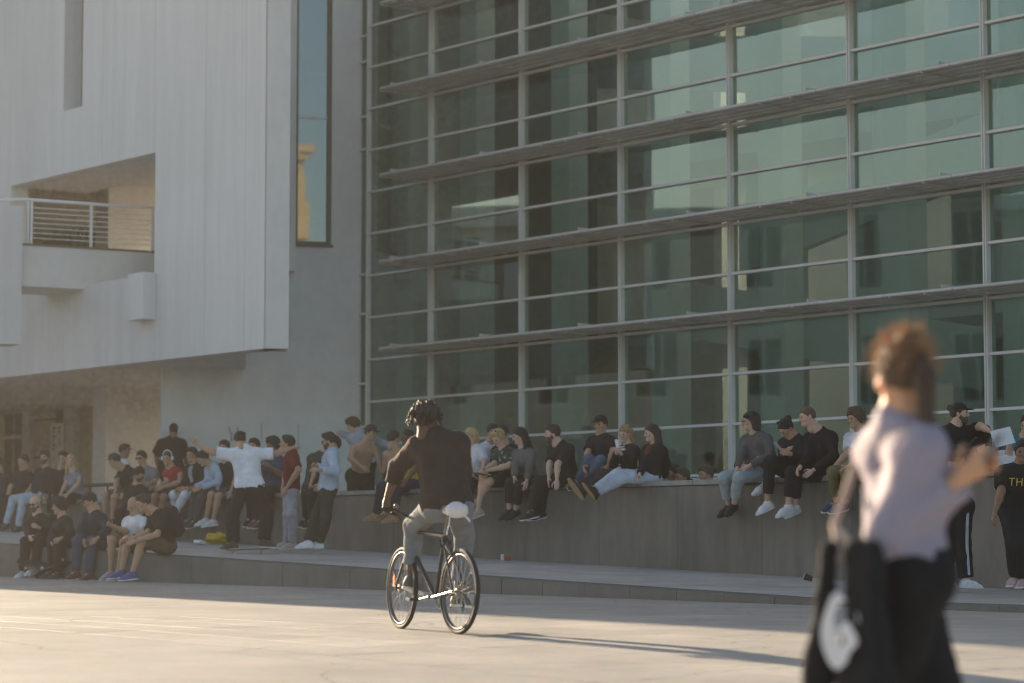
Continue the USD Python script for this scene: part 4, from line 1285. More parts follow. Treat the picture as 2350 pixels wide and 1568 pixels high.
# --- row on the wall, left of the standing pair
person('person in a dark brimmed hat leaning forward in a black tee on the wall', 'A', (962, 512), (1060, 590), (1110, 775), LD, yaw=-55, hyaw=-60, hp=18, E=[(980, 680), (1150, 690)], Wr=[(965, 780), (1060, 780)], K=[(880, 800), (960, 815)], An=[(880, 1000), (940, 1010)], skin_='tan', hat='hat', hatc=(0.06, 0.055, 0.06), top=BLACK, bottom=(0.10, 0.08, 0.07), legs='short', shoe=BLACK, lean=0.12)
person('person in a red cap and white tee turned away behind the wall at left', 'A', (1048, 428), (1035, 520), (1030, 690), 24.4, yaw=110, hyaw=75, skin_='brown', hat='cap', hatc=(0.30, 0.04, 0.05), top=WHT, bottom=GREY, hc='black', K=[(1080, 800), (1090, 800)], An=[(1080, 960), (1090, 960)], k=0.97)
person('person with sunglasses in a grey tee sitting behind the person in the black cap', 'A', (1188, 490), (1215, 585), (1235, 775), LD + 0.05, yaw=-35, hyaw=-25, E=[(1140, 690), (1300, 690)], Wr=[(1200, 760), (1260, 700)], K=[(1140, 810), (1180, 830)], An=[(1130, 1000), (1170, 1010)], skin_='tan', hc='black', glasses=True, top=(0.20, 0.19, 0.21), bottom=(0.05, 0.05, 0.06))
person('bearded person in a black cap and dark clothes squatting before the wall', 'A', (1170, 625), (1150, 735), (1110, 925), 22.6, yaw=-40, hyaw=-20, hp=20, E=[(1060, 840), (1230, 840)], Wr=[(1080, 910), (1170, 880)], K=[(1000, 950), (1090, 975)], An=[(1010, 1120), (1080, 1135)], skin_='tan', hc='black', hat='cap', hatc=BLACK, beard=True, top=BLACK, sleeve='long', shoe=(0.05, 0.05, 0.05))
person('standing person in an oversized black tee and cap seen from behind, upper terrace', 'A', (1460, 258), (1442, 345), (1440, 590), 25.3, yaw=180, hyaw=178, hp=12, E=[(1560, 480), (1315, 470)], Wr=[(1590, 600), (1330, 600)], K=[(1470, 780), (1410, 780)], An=[(1470, 965), (1405, 965)], es=(1, 1), skin_='brown', hc='black', hat='capback', hatc=(0.05, 0.045, 0.06), top=BLACK, baggy=0.02, bottom=BLACK, hem=0.12, phones=True, toed=-3)
person('person with white headphones in a red tank top on the wall', 'A', (1405, 492), (1450, 590), (1490, 775), LD, yaw=-40, hyaw=-15, E=[(1400, 700), (1510, 690)], Wr=[(1305, 730), (1370, 735)], K=[(1300, 810), (1370, 815)], An=[(1290, 990), (1350, 1000)], skin_='tan', hair='buzz', phones=True, top=(0.30, 0.035, 0.03), sleeve='none', bottom=(0.05, 0.05, 0.055), legs='short', shoe=BLACK, lean=0.1)
person('person in a black jacket and white trousers on the wall', 'A', (1612, 462), (1640, 555), (1660, 765), LD, yaw=-40, hyaw=-30, E=[(1570, 690), (1710, 680)], Wr=[(1500, 745), (1540, 750)], K=[(1460, 800), (1550, 805)], An=[(1490, 960), (1455, 965)], skin_='tan', hair='short', hc='black', top=BLACK, sleeve='long', open_=(0.30, 0.31, 0.33), bottom=(0.62, 0.64, 0.66), shoe=(0.05, 0.05, 0.05), toed=-30)
person('person in a pale blue shirt hunched over clasped hands on the wall', 'B', (362, 492), (450, 560), (490, 770), LD, yaw=-55, hyaw=-62, hp=35, E=[(400, 690), (490, 690)], Wr=[(290, 735), (325, 745)], K=[(300, 800), (350, 810)], An=[(250, 1010), (300, 1015)], skin_='tan', hair='short', hc='black', top=(0.34, 0.42, 0.50), sleeve='long', bottom=(0.07, 0.07, 0.07), shoe=(0.06, 0.05, 0.05), lean=0.18)
person('person in a black tee with bare legs and white shoes beside the skater', 'B', (540, 402), (560, 545), (580, 765), LD, yaw=-40, hyaw=-20, E=[(500, 670), (640, 660)], Wr=[(480, 770), (600, 760)], K=[(430, 800), (490, 810)], An=[(385, 1005), (445, 1015)], skin_='tan', hc='black', top=BLACK, bottom=(0.06, 0.07, 0.09), legs='short', shoe=(0.55, 0.52, 0.50), toe=-80, toed=-8)
person('dark haired person seated right behind the skater with only the hair in view', 'B', (790, 388), (795, 490), (800, 765), LD, yaw=-30, K=[(760, 800), (810, 810)], An=[(760, 1000), (800, 1010)], hc='black', skin_='tan', top=BLACK)
person('dark haired person in a navy tee seated between the skater and the red shirt', 'B', (948, 380), (935, 480), (935, 765), LD, yaw=-40, hyaw=-60, hp=12, E=[(870, 620), (1000, 620)], Wr=[(860, 560), (940, 570)], K=[(850, 800), (890, 810)], An=[(810, 1010), (850, 1015)], skin_='brown', hair='curly', hc='black', top=(0.05, 0.06, 0.10), shoe=(0.16, 0.06, 0.05))
skater = person('person in a white tee and backwards cap balancing on a skateboard with arms spread', 'B', (680, 360), (712, 425), (752, 735), 21.2, yaw=178, tyaw=180, hyaw=205, hp=25, E=[(985, 450), (440, 440)], Wr=[(1105, 405), (330, 385)], K=[(905, 955), (612, 968)], An=[(872, 1190), (612, 1208)], es=(1, 1), as_=(-1, -1), skin_='tan', hat='capback', hatc=BLACK, hc='black', top=(0.70, 0.70, 0.74), bottom=(0.03, 0.022, 0.022), baggy=0.012, bb=0.024, shoe=(0.08, 0.06, 0.04), toe=(80, -100), toed=-2, hem=0.10, h=0.014, hand=('grip', 'grip'))
person('person in a dark red tee and pale grey jeans standing in profile before the wall', 'B', (1068, 368), (1110, 455), (1095, 765), 22.2, yaw=-80, hyaw=-92, hp=-5, E=[(1060, 610), (1165, 590)], Wr=[(1035, 720), (1065, 735)], K=[(1075, 965), (1105, 975)], An=[(1065, 1195), (1115, 1205)], skin_='tan', hc='black', top=(0.14, 0.018, 0.022), bottom=(0.36, 0.36, 0.40), shoe=(0.45, 0.38, 0.33), toe=-95, toed=-3, hem=0.12, h=0.014)
d4 = person('bearded person with sunglasses in a pale blue long shirt looking at a phone', 'B', (1418, 345), (1445, 435), (1410, 755), 22.2, yaw=-85, hyaw=-95, hp=14, E=[(1400, 600), (1475, 600)], Wr=[(1318, 560), (1350, 590)], K=[(1310, 970), (1390, 985)], An=[(1245, 1195), (1330, 1200)], skin_='tan', hc='black', beard=True, glasses=True, top=(0.40, 0.46, 0.56), sleeve='long', bottom=(0.045, 0.04, 0.035), shoe=(0.68, 0.67, 0.66), toe=-95, toed=-3, hem=0.14, h=0.014, baggy=0.008, as_=(1, -1))
person('bare armed person in dark clothes hidden behind the pale blue shirt', 'B', (1465, 375), (1345, 470), (1290, 755), LD, yaw=-40, hyaw=-20, E=[(1310, 590), (1400, 590)], Wr=[(1270, 700), (1340, 700)], K=[(1230, 800), (1280, 810)], An=[(1230, 1000), (1270, 1010)], skin_='tan', hc='black', top=(0.05, 0.045, 0.04), sleeve='none', hair='curly')
person('person in a grey hoodie riding along the terrace with both arms out', 'B', (1620, 215), (1690, 290), (1715, 520), 26.2, yaw=-160, hyaw=-75, hp=25, E=[(1830, 355), (1610, 310)], Wr=[(1975, 400), (1525, 285)], K=[(1760, 710), (1680, 700)], An=[(1760, 890), (1650, 890)], skin_='light', hair='curly', hc='brown', top=(0.36, 0.36, 0.40), sleeve='long', bottom=BLACK, shoe=WHT, toed=-3, baggy=0.01)
person('shirtless person in a dark cap and black trousers stepping behind the wall', 'B', (1770, 278), (1722, 382), (1668, 640), 24.7, yaw=25, hyaw=52, hp=12, lean=0.22, E=[(1600, 490), (1835, 500)], Wr=[(1690, 560), (1862, 605)], K=[(1620, 790), (1745, 800)], An=[(1600, 940), (1740, 945)], skin_='tan', hc='dark', hat='cap', hatc=(0.06, 0.03, 0.03), top=None, bottom=(0.035, 0.032, 0.025), baggy=0.02, shoe=BLACK, toed=-3, fat=-0.004)
person('shirtless person with dark hair half hidden by the cyclist arm', 'B', (1962, 328), (1980, 425), (1990, 640), 24.8, yaw=150, hyaw=130, skin_='tan', hc='dark', top=None, bottom=BLACK, K=[(1990, 800), (2020, 800)], An=[(1990, 945), (2020, 945)], toed=-3)
# --- right of the cyclist's arm
person('person with a pale headband in dark jeans and tan boots seated behind the bicycle bars', 'C', (372, 262), (372, 345), (385, 545), LD, yaw=-50, hyaw=-60, E=[(310, 440), (430, 440)], Wr=[(290, 525), (370, 520)], K=[(215, 570), (300, 580)], An=[(180, 735), (290, 745)], skin_='dark', hair='buzz', hc='black', top=(0.40, 0.30, 0.05), bottom=(0.045, 0.04, 0.06), shoe=(0.36, 0.22, 0.10), toe=-75, toed=-5, sole='t')
person('blond person in a white tee sitting just right of the cyclist', 'D', (282, 338), (318, 450), (345, 735), LD, yaw=-45, hyaw=-60, E=[(240, 610), (415, 585)], Wr=[(290, 690), (395, 640)], K=[(190, 745), (270, 765)], An=[(190, 990), (250, 1010)], k=0.95, f=True, hair='bob', hc='blond', top=(0.60, 0.57, 0.60), bottom=(0.05, 0.05, 0.06), shoe=WHT)
person('dark haired person in a white tee sitting behind the blond pair', 'D', (490, 300), (455, 430), (450, 690), 24.3, yaw=30, hyaw=20, K=[(480, 800), (520, 800)], An=[(480, 960), (520, 960)], hc='dark', skin_='tan', top=(0.62, 0.60, 0.62), bottom=GREY)
person('dark haired person whose head shows behind the floral shirt', 'D', (585, 318), (610, 440), (620, 690), 24.3, yaw=40, hyaw=150, K=[(640, 800), (660, 800)], An=[(640, 960), (660, 960)], hc='black', skin_='tan', top=BLACK)
FLORAL = usdkit.material(stage, '/World/Looks/floral_print', {'g': ('geometry', {}), 'v': ('voronoi_texture', {'scale': 13.0}), 'r': ('rgb_ramp', {'ramp': [(0.0, (0.30, 0.33, 0.22)), (0.28, (0.16, 0.22, 0.12)), (0.42, (0.025, 0.035, 0.03)), (1.0, (0.02, 0.03, 0.025))]}), 'p': ('principled_bsdf', {'roughness': 0.85})}, [('g.position', 'v.vector'), ('v.distance', 'r.fac'), ('r.color', 'p.base_color')], surface='p.BSDF')
f4 = person('short haired blond person in a green floral shirt, sunglasses on head, legs crossed', 'D', (545, 352), (600, 470), (615, 735), LD, yaw=-50, hyaw=-50, hp=35, E=[(500, 600), (640, 610)], Wr=[(420, 640), (445, 655)], K=[(400, 700), (450, 760)], An=[(350, 1050), (345, 945)], as_=(-1, -1), skin_='light', hair='short', hc='blond', top=BLACK, topmat=FLORAL, sleeve='short', bottom=(0.02, 0.03, 0.025), legs='short', shoe=(0.40, 0.33, 0.25), toe=-70, toed=-20, lean=0.14)
person('person with long dark hair in a grey top and black trousers propped on one arm', 'D', (735, 335), (775, 470), (800, 745), LD, yaw=-45, hyaw=-80, hp=20, E=[(700, 600), (835, 610)], Wr=[(690, 720), (805, 745)], K=[(650, 770), (735, 795)], An=[(640, 1025), (700, 1030)], k=0.95, f=True, hair='long', hc='black', top=(0.13, 0.12, 0.115), sleeve='long', bottom=(0.03, 0.028, 0.026), legs='crop', shoe=(0.025, 0.023, 0.022), toe=-60, toed=-20, sole=None, lean=0.08)
person('bearded person in a black polo leaning forward on straight arms, black sneakers with white soles', 'D', (1042, 315), (1115, 430), (1190, 735), LD, yaw=-55, hyaw=-80, hp=6, E=[(1015, 600), (1090, 600)], Wr=[(1010, 725), (1085, 735)], K=[(910, 760), (950, 785)], An=[(860, 1040), (935, 1040)], skin_='light', hc='dark', beard=True, top=(0.026, 0.025, 0.025), bottom=(0.025, 0.024, 0.023), shoe=BLACK, toe=-75, toed=-12, lean=0.1, hand=('flat', 'flat'))
person('person in a black cap and black tee lounging in blue jeans on the wall', 'D', (1490, 228), (1492, 350), (1510, 610), LD + 0.25, yaw=-45, hyaw=-35, E=[(1370, 490), (1605, 480)], Wr=[(1345, 600), (1560, 600)], K=[(1385, 555), (1490, 565)], An=[(1285, 735), (1350, 750)], ks=(1, 1), skin_='tan', hc='black', hat='cap', hatc=BLACK, top=BLACK, bottom=DENIM, shoe=(0.05, 0.05, 0.06), toed=-30)
STRIPES = usdkit.material(stage, '/World/Looks/striped_knit', {'g': ('geometry', {}), 'w': ('wave_texture', {'scale': 6.2, 'bands_direction': 'z', 'distortion': 0.6}), 'r': ('rgb_ramp', {'ramp': [(0, (0.03, 0.03, 0.05)), (0.38, (0.03, 0.03, 0.05)), (0.45, (0.62, 0.60, 0.58)), (1, (0.62, 0.60, 0.58))]}), 'p': ('principled_bsdf', {'roughness': 0.9})}, [('g.position', 'w.vector'), ('w.fac', 'r.fac'), ('r.color', 'p.base_color')], surface='p.BSDF')
f8 = person('person with fair curly hair in a striped top holding up a white phone', 'D', (1718, 318), (1745, 440), (1715, 705), LD, yaw=-50, hyaw=-40, hp=14, E=[(1610, 590), (1760, 570)], Wr=[(1640, 490), (1680, 500)], K=[(1480, 695), (1520, 720)], An=[(1285, 800), (1330, 850)], as_=(1, 1), k=0.95, f=True, hair='longcurly', hc='fair', top=BLACK, sleeve='long', open_=STRIPES, bottom=(0.035, 0.03, 0.03), shoe=(0.05, 0.045, 0.045), sole='t', toe=-50, toed=50)
person('person with long dark hair in a black bomber jacket and light jeans, legs stretched out', 'D', (1962, 312), (2000, 435), (1925, 715), LD, yaw=-50, hyaw=-75, E=[(1900, 580), (2095, 590)], Wr=[(1850, 690), (2085, 725)], es=(1, -1), ws=(1, -1), K=[(1640, 690), (1690, 725)], An=[(1430, 835), (1450, 860)], as_=(1, 1), k=0.96, f=True, hair='long', hc='dark', top=(0.018, 0.018, 0.02), sleeve='long', open_=(0.10, 0.045, 0.035), bottom=(0.44, 0.48, 0.55), shoe=(0.025, 0.022, 0.022), sole='t', toe=-50, toed=45)
for x, y, c, lab in ((2170, 700, 'D', 'dark haired person peeking over the wall beside the black bomber jacket'), (35, 925, 'E', 'person reclining behind the wall with only the crown of the dark hair showing'), (270, 905, 'E', 'person reclining behind the wall whose brown hair shows beside the pale jeans')):
    s = 1.0
    person(lab, c, (x, y), (x + 60, y + 90), (x + 260, y + 210), 24.5, yaw=-70, hyaw=-60, hc='dark' if c == 'D' else 'brown', skin_='tan', top=BLACK, bottom=(0.05, 0.05, 0.06), K=[(x + 420, y + 150), (x + 430, y + 160)], An=[(x + 560, y + 260), (x + 570, y + 270)], toed=20)
# --- right group on the wall
person('person in a black beanie and glasses, grey sweater and pale jeans', 'E', (690, 345), (745, 480), (770, 850), LD, yaw=-50, hyaw=-82, hp=2, E=[(600, 660), (890, 670)], Wr=[(560, 800), (615, 810)], K=[(425, 895), (575, 890)], An=[(480, 1170), (530, 1160)], skin_='light', hair='bob', hc='dark', hat='beanie', hatc=(0.02, 0.019, 0.02), rims=True, top=(0.11, 0.10, 0.098), sleeve='long', bottom=(0.33, 0.37, 0.38), legs='crop', shoe=(0.02, 0.018, 0.018), sole=None, toe=(-70, -40), toed=-25, h=0.014)
g3 = person('person with tied dark hair and sunglasses on the head bent over a phone', 'E', (1045, 415), (1125, 520), (1140, 850), LD, yaw=-50, hyaw=-60, hp=45, E=[(1010, 700), (1180, 690)], Wr=[(1040, 640), (1080, 660)], K=[(880, 750), (905, 735)], An=[(850, 1215), (840, 960)], as_=(-1, -1), skin_='tan', hair='bun', hc='black', top=(0.02, 0.02, 0.021), sleeve='long', bottom=(0.022, 0.022, 0.022), legs='crop', shoe=(0.66, 0.62, 0.62), toe=-65, toed=-22, lean=0.16, h=0.014)
person('short haired person with stubble in a black sweater and white shoes on the wall', 'E', (1248, 300), (1375, 460), (1410, 860), LD, yaw=-50, hyaw=-75, hp=10, E=[(1250, 680), (1505, 680)], Wr=[(1175, 790), (1290, 830)], K=[(1090, 840), (1140, 860)], An=[(1060, 1170), (1130, 1175)], skin_='light', hair='buzz', hc='brown', beard=False, top=(0.017, 0.017, 0.018), sleeve='long', bottom=(0.02, 0.02, 0.022), legs='crop', shoe=(0.62, 0.58, 0.58), toe=(-70, -55), toed=-20, lean=0.15, h=0.014)
person('person in a white tee, olive trousers and navy shoes half hidden by the passer-by', 'E', (1722, 315), (1775, 460), (1800, 850), LD, yaw=-50, hyaw=-60, E=[(1650, 650), (1870, 650)], Wr=[(1510, 790), (1600, 820)], K=[(1500, 840), (1640, 870)], An=[(1530, 1140), (1600, 1150)], skin_='tan', hair='curly', hc='brown', top=(0.62, 0.60, 0.62), bottom=(0.16, 0.13, 0.06), legs='crop', shoe=(0.035, 0.05, 0.10), toe=-70, toed=-12, h=0.014)
h1 = person('bearded person in a black tee and cap with tied hair, arm on a raised knee', 'F', (430, 200), (395, 310), (400, 575), 23.75, yaw=20, hyaw=70, hp=0, E=[(262, 465), (580, 290)], Wr=[(330, 500), (655, 330)], K=[(500, 590), (610, 330)], An=[(520, 760), (640, 575)], skin_='light', hair='bun', hc='dark', hat='cap', hatc=(0.025, 0.022, 0.02), beard=True, top=(0.018, 0.018, 0.018), bottom=(0.02, 0.02, 0.02), shoe=BLACK, toe=60, toed=-5, h=0.014)
h2 = person('shirtless person in black track trousers with a pale side stripe and white shoes', 'F', (405, 520), (345, 650), (400, 880), 22.3, yaw=150, hyaw=130, E=[(420, 800), (285, 790)], Wr=[(470, 900), (290, 920)], K=[(455, 1160), (345, 1150)], An=[(475, 1425), (315, 1420)], skin_='light', hair='curly', hc='black', top=None, bottom=(0.018, 0.018, 0.02), baggy=0.02, shoe=WHT, toe=85, toed=-3, k=0.94, fat=-0.004)
h3 = person('person in a white tee lying on the wall and holding a book overhead', 'F', (608, 505), (700, 548), (960, 575), 23.7, fwd=(0.05, -0.15, 1.0), upv=(-0.9, 0.5, 0.1), hp=-5, yaw=-50, E=[(650, 560), (790, 530)], Wr=[(706, 425), (795, 415)], K=[(1160, 420), (1170, 430)], An=[(1280, 600), (1290, 610)], skin_='light', hair='short', hc='black', top=(0.62, 0.62, 0.64), bottom=BLACK, wrist_dir=[V(0, 0, 1), V(0, 0, 1)])
h4 = person('person in a black tee with yellow lettering standing at the right edge', 'F', (890, 490), (870, 600), (850, 900), 22.0, yaw=-15, hyaw=-10, E=[(735, 770), (960, 770)], Wr=[(690, 920), (980, 920)], K=[(820, 1150), (890, 1160)], An=[(835, 1405), (895, 1415)], skin_='brown', hair='short', hc='black', top=(0.018, 0.018, 0.018), bottom=(0.02, 0.02, 0.022), shoe=(0.50, 0.30, 0.30), toe=-35, toed=-3, fat=0.01)
person('person in a teal top sitting on the wall, cut by the right edge', 'F', (930, 300), (905, 440), (910, 620), 23.8, yaw=-40, K=[(880, 680), (900, 690)], An=[(880, 900), (900, 910)], skin_='tan', top=(0.04, 0.13, 0.18), sleeve='long', bottom=BLACK)

# ------------------------------------------------------------------ the cyclist and the bicycle
YR = 20.5
RW = at(1055, 1357, YR)
R_WH = 0.335
RW[2] = zp(YR) + R_WH
FW_ = at(923, 1348, 21.45); FW_[2] = zp(21.45) + R_WH
BX = FW_ - RW; BX[2] = 0; WB = np.linalg.norm(BX); BX /= WB
BZ = unit(V(0.035, 0, 1)); BZ = unit(BZ - BX * (BZ @ BX)); BY = np.cross(BZ, BX)     # BY to the rider's left
bike = thing('bicycle', 'black city bicycle with a white covered saddle ridden across the plaza', 'bicycle', RW - V(0, 0, R_WH))
MBk = rot4((BX, BY, BZ), RW)
bp = lambda x, y, z: MBk[:3, :3] @ V(x, y, z) + RW
BFRAME = mat('bicycle_paint', (0.035, 0.033, 0.034), 0.3, 0.2, var=0.1)
CHROME = mat('worn_steel', (0.22, 0.19, 0.155), 0.48, 0.8, var=0.15, scale=30)


def ring(c, ax, r, t, n=48, m=8, lat=1.0):
    ax = unit(ax); a = unit(np.cross(ax, V(0.3, 0.2, 1))); b = np.cross(ax, a)
    return tube([c + r * (cos(q) * a + sin(q) * b) for q in np.linspace(0, 2 * PI, n, endpoint=False)], t, m, True)


for wc, steer in ((RW, 0.0), (FW_, math.radians(4))):
    ax = unit(BY * cos(steer) + BX * sin(steer))
    w = part(bike, 'wheel', ring(wc, ax, R_WH - 0.018, 0.0185, 64, 10), RUBBER, smooth=True)
    part(w, 'rim', cat(ring(wc + ax * 0.009, ax, R_WH - 0.045, 0.008, 64, 6), ring(wc - ax * 0.009, ax, R_WH - 0.045, 0.008, 64, 6), ring(wc, ax, R_WH - 0.040, 0.009, 64, 6)), mat('grey_rim', (0.16, 0.15, 0.14), 0.4, 0.6), smooth=True)
    a = unit(np.cross(ax, V(0.3, 0.2, 1))); b2 = np.cross(ax, a)
    sp = []
    for q in range(32):
        t = 2 * PI * q / 32; s = 1 if q % 2 else -1; tw = 0.9 * (1 if (q // 2) % 2 else -1)
        sp.append(tube([wc + ax * s * 0.028 + 0.022 * (cos(t + tw) * a + sin(t + tw) * b2), wc + (R_WH - 0.05) * (cos(t) * a + sin(t) * b2)], 0.0014, 4))
    part(w, 'spokes', cat(sp), STEEL)
    part(w, 'hub', lathe([(0.0, -0.05), (0.010, -0.05), (0.010, -0.035), (0.026, -0.032), (0.015, -0.02), (0.015, 0.02), (0.026, 0.032), (0.010, 0.035), (0.010, 0.05), (0, 0.05)], 16, rot4((a, b2, ax), wc)), CHROME, smooth=30)
    if wc is FW_:
        part(w, 'reflector', moved(cbox(-0.048, 0.048, -0.006, 0.006, -0.019, 0.019, 0.004), rot4((unit(b2 * 0.0 + V(0, 0, 1)), ax, unit(np.cross(V(0, 0, 1), ax))), wc + (at(905, 1334, FW_[1]) - wc) * V(1, 1, 1))), mat('orange_reflector', (0.85, 0.20, 0.03), 0.25, var=0.05))
BB = (0.43, 0, -0.05)
ST, HTt, HTb = (0.30, 0, 0.44), (0.86, 0, 0.47), (0.90, 0, 0.33)
for a_, b_, r_, nm in ((BB, ST, 0.0165, 'seat_tube'), (BB, HTb, 0.020, 'down_tube'), (ST, HTt, 0.016, 'top_tube'), (HTb, HTt, 0.020, 'head_tube')):
    part(bike, nm, tube([bp(*a_), bp(*b_)], r_, 10), BFRAME, smooth=40)
part(bike, 'chain_stays', cat([tube([bp(BB[0], s * 0.03, BB[2]), bp(0, s * 0.062, 0)], 0.010, 8) for s in (-1, 1)]), BFRAME, smooth=40)
part(bike, 'seat_stays', cat([tube([bp(ST[0], s * 0.02, ST[2] - 0.02), bp(0, s * 0.062, 0)], 0.009, 8) for s in (-1, 1)]), BFRAME, smooth=40)
part(bike, 'fork', cat([tube([bp(HTb[0] + 0.01, s * 0.045, HTb[2] - 0.03), bp(WB - 0.02, s * 0.058, 0.06), bp(WB, s * 0.055, 0)], 0.011, 8) for s in (-1, 1)] + [tube([bp(HTb[0] + 0.01, -0.05, HTb[2] - 0.03), bp(HTb[0] + 0.01, 0.05, HTb[2] - 0.03)], 0.016, 8)]), BFRAME, smooth=40)
part(bike, 'seat_post', tube([bp(*ST), bp(0.255, 0, 0.60)], 0.0135, 10), CHROME, smooth=40)
part(bike, 'stem', cat(tube([bp(*HTt), bp(0.83, 0, 0.575)], 0.015, 8), tube([bp(0.83, 0, 0.575), bp(0.90, 0, 0.60)], 0.014, 8)), BLACKP, smooth=40)
hbp = [bp(0.80, 0.31, 0.64), bp(0.86, 0.20, 0.645), bp(0.90, 0.06, 0.60), bp(0.90, -0.06, 0.60), bp(0.86, -0.20, 0.645), bp(0.80, -0.31, 0.64)]
bar = part(bike, 'handlebar', tube(hbp, 0.0115, 10), BLACKP, smooth=True)
for s, i, j in ((1, 0, 1), (-1, 5, 4)):
    part(bar, 'grip', tube([hbp[i] - (hbp[j] - hbp[i]) * 0.12, hbp[i] + (hbp[j] - hbp[i]) * 0.85], 0.0165, 10), RUBBER, smooth=40)
    part(bar, 'brake_lever', tube([hbp[j], hbp[j] + BX * 0.05 - BZ * 0.03, hbp[i] + BX * 0.05 - BZ * 0.035], 0.005, 6), CHROME)
part(bar, 'bell', moved(trimesh.creation.icosphere(2, 0.024), rot4(np.eye(3), bp(0.86, 0.17, 0.67))), CHROME, smooth=True)
for s in (-1, 1):
    part(bike, 'brake_cable', tube([bp(0.87, s * 0.18, 0.64), bp(0.99, s * 0.12, 0.66), bp(1.0, s * 0.04, 0.52), bp(0.91, 0.0, 0.36)], 0.003, 5), BLACKP, smooth=True)
sb_ = Blob().cap(bp(0.09, 0.045, 0.635), bp(0.09, -0.045, 0.635), 0.048, None, 0.04).cap(bp(0.10, 0, 0.640), bp(0.36, 0, 0.635), 0.055, 0.024, 0.05)
sdl = part(bike, 'saddle', ruffle(sb_.mesh(0.008), 0.010, 26), mat('white_plastic_cover', (0.62, 0.58, 0.57), 0.5, var=0.06, bump=0.4, bscale=60), smooth=True)
part(sdl, 'cover_tie', cat(tube([bp(0.13, -0.05, 0.62), bp(0.10, -0.09, 0.58), bp(0.10, -0.12, 0.55), bp(0.13, -0.13, 0.57), bp(0.14, -0.09, 0.60)], 0.006, 6), tube([bp(0.15, 0.03, 0.61), bp(0.12, 0.05, 0.54), bp(0.13, 0.06, 0.47), bp(0.15, 0.055, 0.44)], 0.005, 6)), WHITEP, smooth=True)
cr = part(bike, 'chainring', cat(ring(bp(BB[0], -0.045, BB[2]), BY, 0.088, 0.0045, 40, 6), *[tube([bp(BB[0], -0.045, BB[2]), bp(BB[0], -0.045, BB[2]) + 0.086 * (cos(q) * BX + sin(q) * BZ)], 0.006, 5) for q in np.arange(5) * 2 * PI / 5]), CHROME)
part(bike, 'cassette', cat([ring(bp(0, -0.040 + 0.004 * q, 0), BY, 0.055 - 0.006 * q, 0.0028, 28, 5) for q in range(6)] + [lathe([(0, -0.005), (0.05, -0.004), (0.05, 0.004), (0, 0.005)], 20, rot4((BX, BZ, -BY), bp(0, -0.035, 0)))]), CHROME)
part(bike, 'chain', cat(tube([bp(0, -0.042, 0.05), bp(BB[0], -0.045, BB[2] + 0.088)], 0.004, 5), tube([bp(0.02, -0.042, -0.12), bp(BB[0], -0.045, BB[2] - 0.088)], 0.004, 5)), CHROME)
part(bike, 'derailleur', cat(tube([bp(0, -0.06, -0.01), bp(0.03, -0.055, -0.07), bp(0.02, -0.045, -0.13)], 0.010, 6), ring(bp(0.03, -0.045, -0.07), BY, 0.02, 0.004, 14, 5), ring(bp(0.02, -0.045, -0.13), BY, 0.02, 0.004, 14, 5)), BLACKP)
CA = math.radians(165)          # crank angle: left pedal forward and slightly down
for s, ang in ((1, math.radians(-8)), (-1, math.radians(172))):
    e_ = BX * cos(ang) + BZ * sin(ang)
    p0, p1 = bp(BB[0], s * 0.06, BB[2]), bp(BB[0], s * 0.075, BB[2]) + e_ * 0.17
    c_ = part(bike, 'crank', tube([p0, p1], [0.013, 0.010], 8), CHROME, smooth=40)
    part(c_, 'pedal', moved(cbox(-0.048, 0.048, -0.04, 0.04, -0.012, 0.012, 0.004), rot4((BX, BY, BZ), p1 + BY * s * 0.055)), BLACKP)
for x, z, s in ((0.29, 0.34, 1), (0.95, 0.30, 1)):
    part(bike, 'brake_caliper', cat([tube([bp(x - 0.02, q * 0.035, z), bp(x, q * 0.05, z + 0.06)], 0.007, 6) for q in (-1, 1)] + [tube([bp(x, -0.05, z + 0.06), bp(x, 0.05, z + 0.06)], 0.003, 5)]), BLACKP)
part(bike, 'pannier_hook', tube([bp(0.2, 0.0, 0.30), bp(0.29, 0.0, 0.36), bp(0.34, 0.0, 0.40)], 0.006, 6), STEEL)

DARKTEE = (0.05, 0.036, 0.031)
cyc = person('person with short dreadlocks in a dark top and blue jeans riding the bicycle', 'P', (981, 969), (1003, 1003), (1026, 1160), Y=20.88, yaw=153, tyaw=158, hyaw=165, hp=3,
             E=[(1062, 1085), (913, 1072)], Wr=[(985, 1146), (889, 1142)], K=[(1066, 1232), (950, 1206)], An=[(1052, 1367), (944, 1330)], es=(1, 1), ws=(1, 1), as_=(-1, -1), skin_='dark', hair='dreads', hc='dark', top=DARKTEE, sleeve='three',
             bottom=(0.17, 0.178, 0.195), bb=0.004, legs='crop', shoe=(0.10, 0.10, 0.09), toe=153, toed=(-3, -12), h=0.0105, baggy=0.010, hem=0.13, hand=('grip', 'grip'), lean=0.12, palm=[-BZ, -BZ], fat=-0.003)

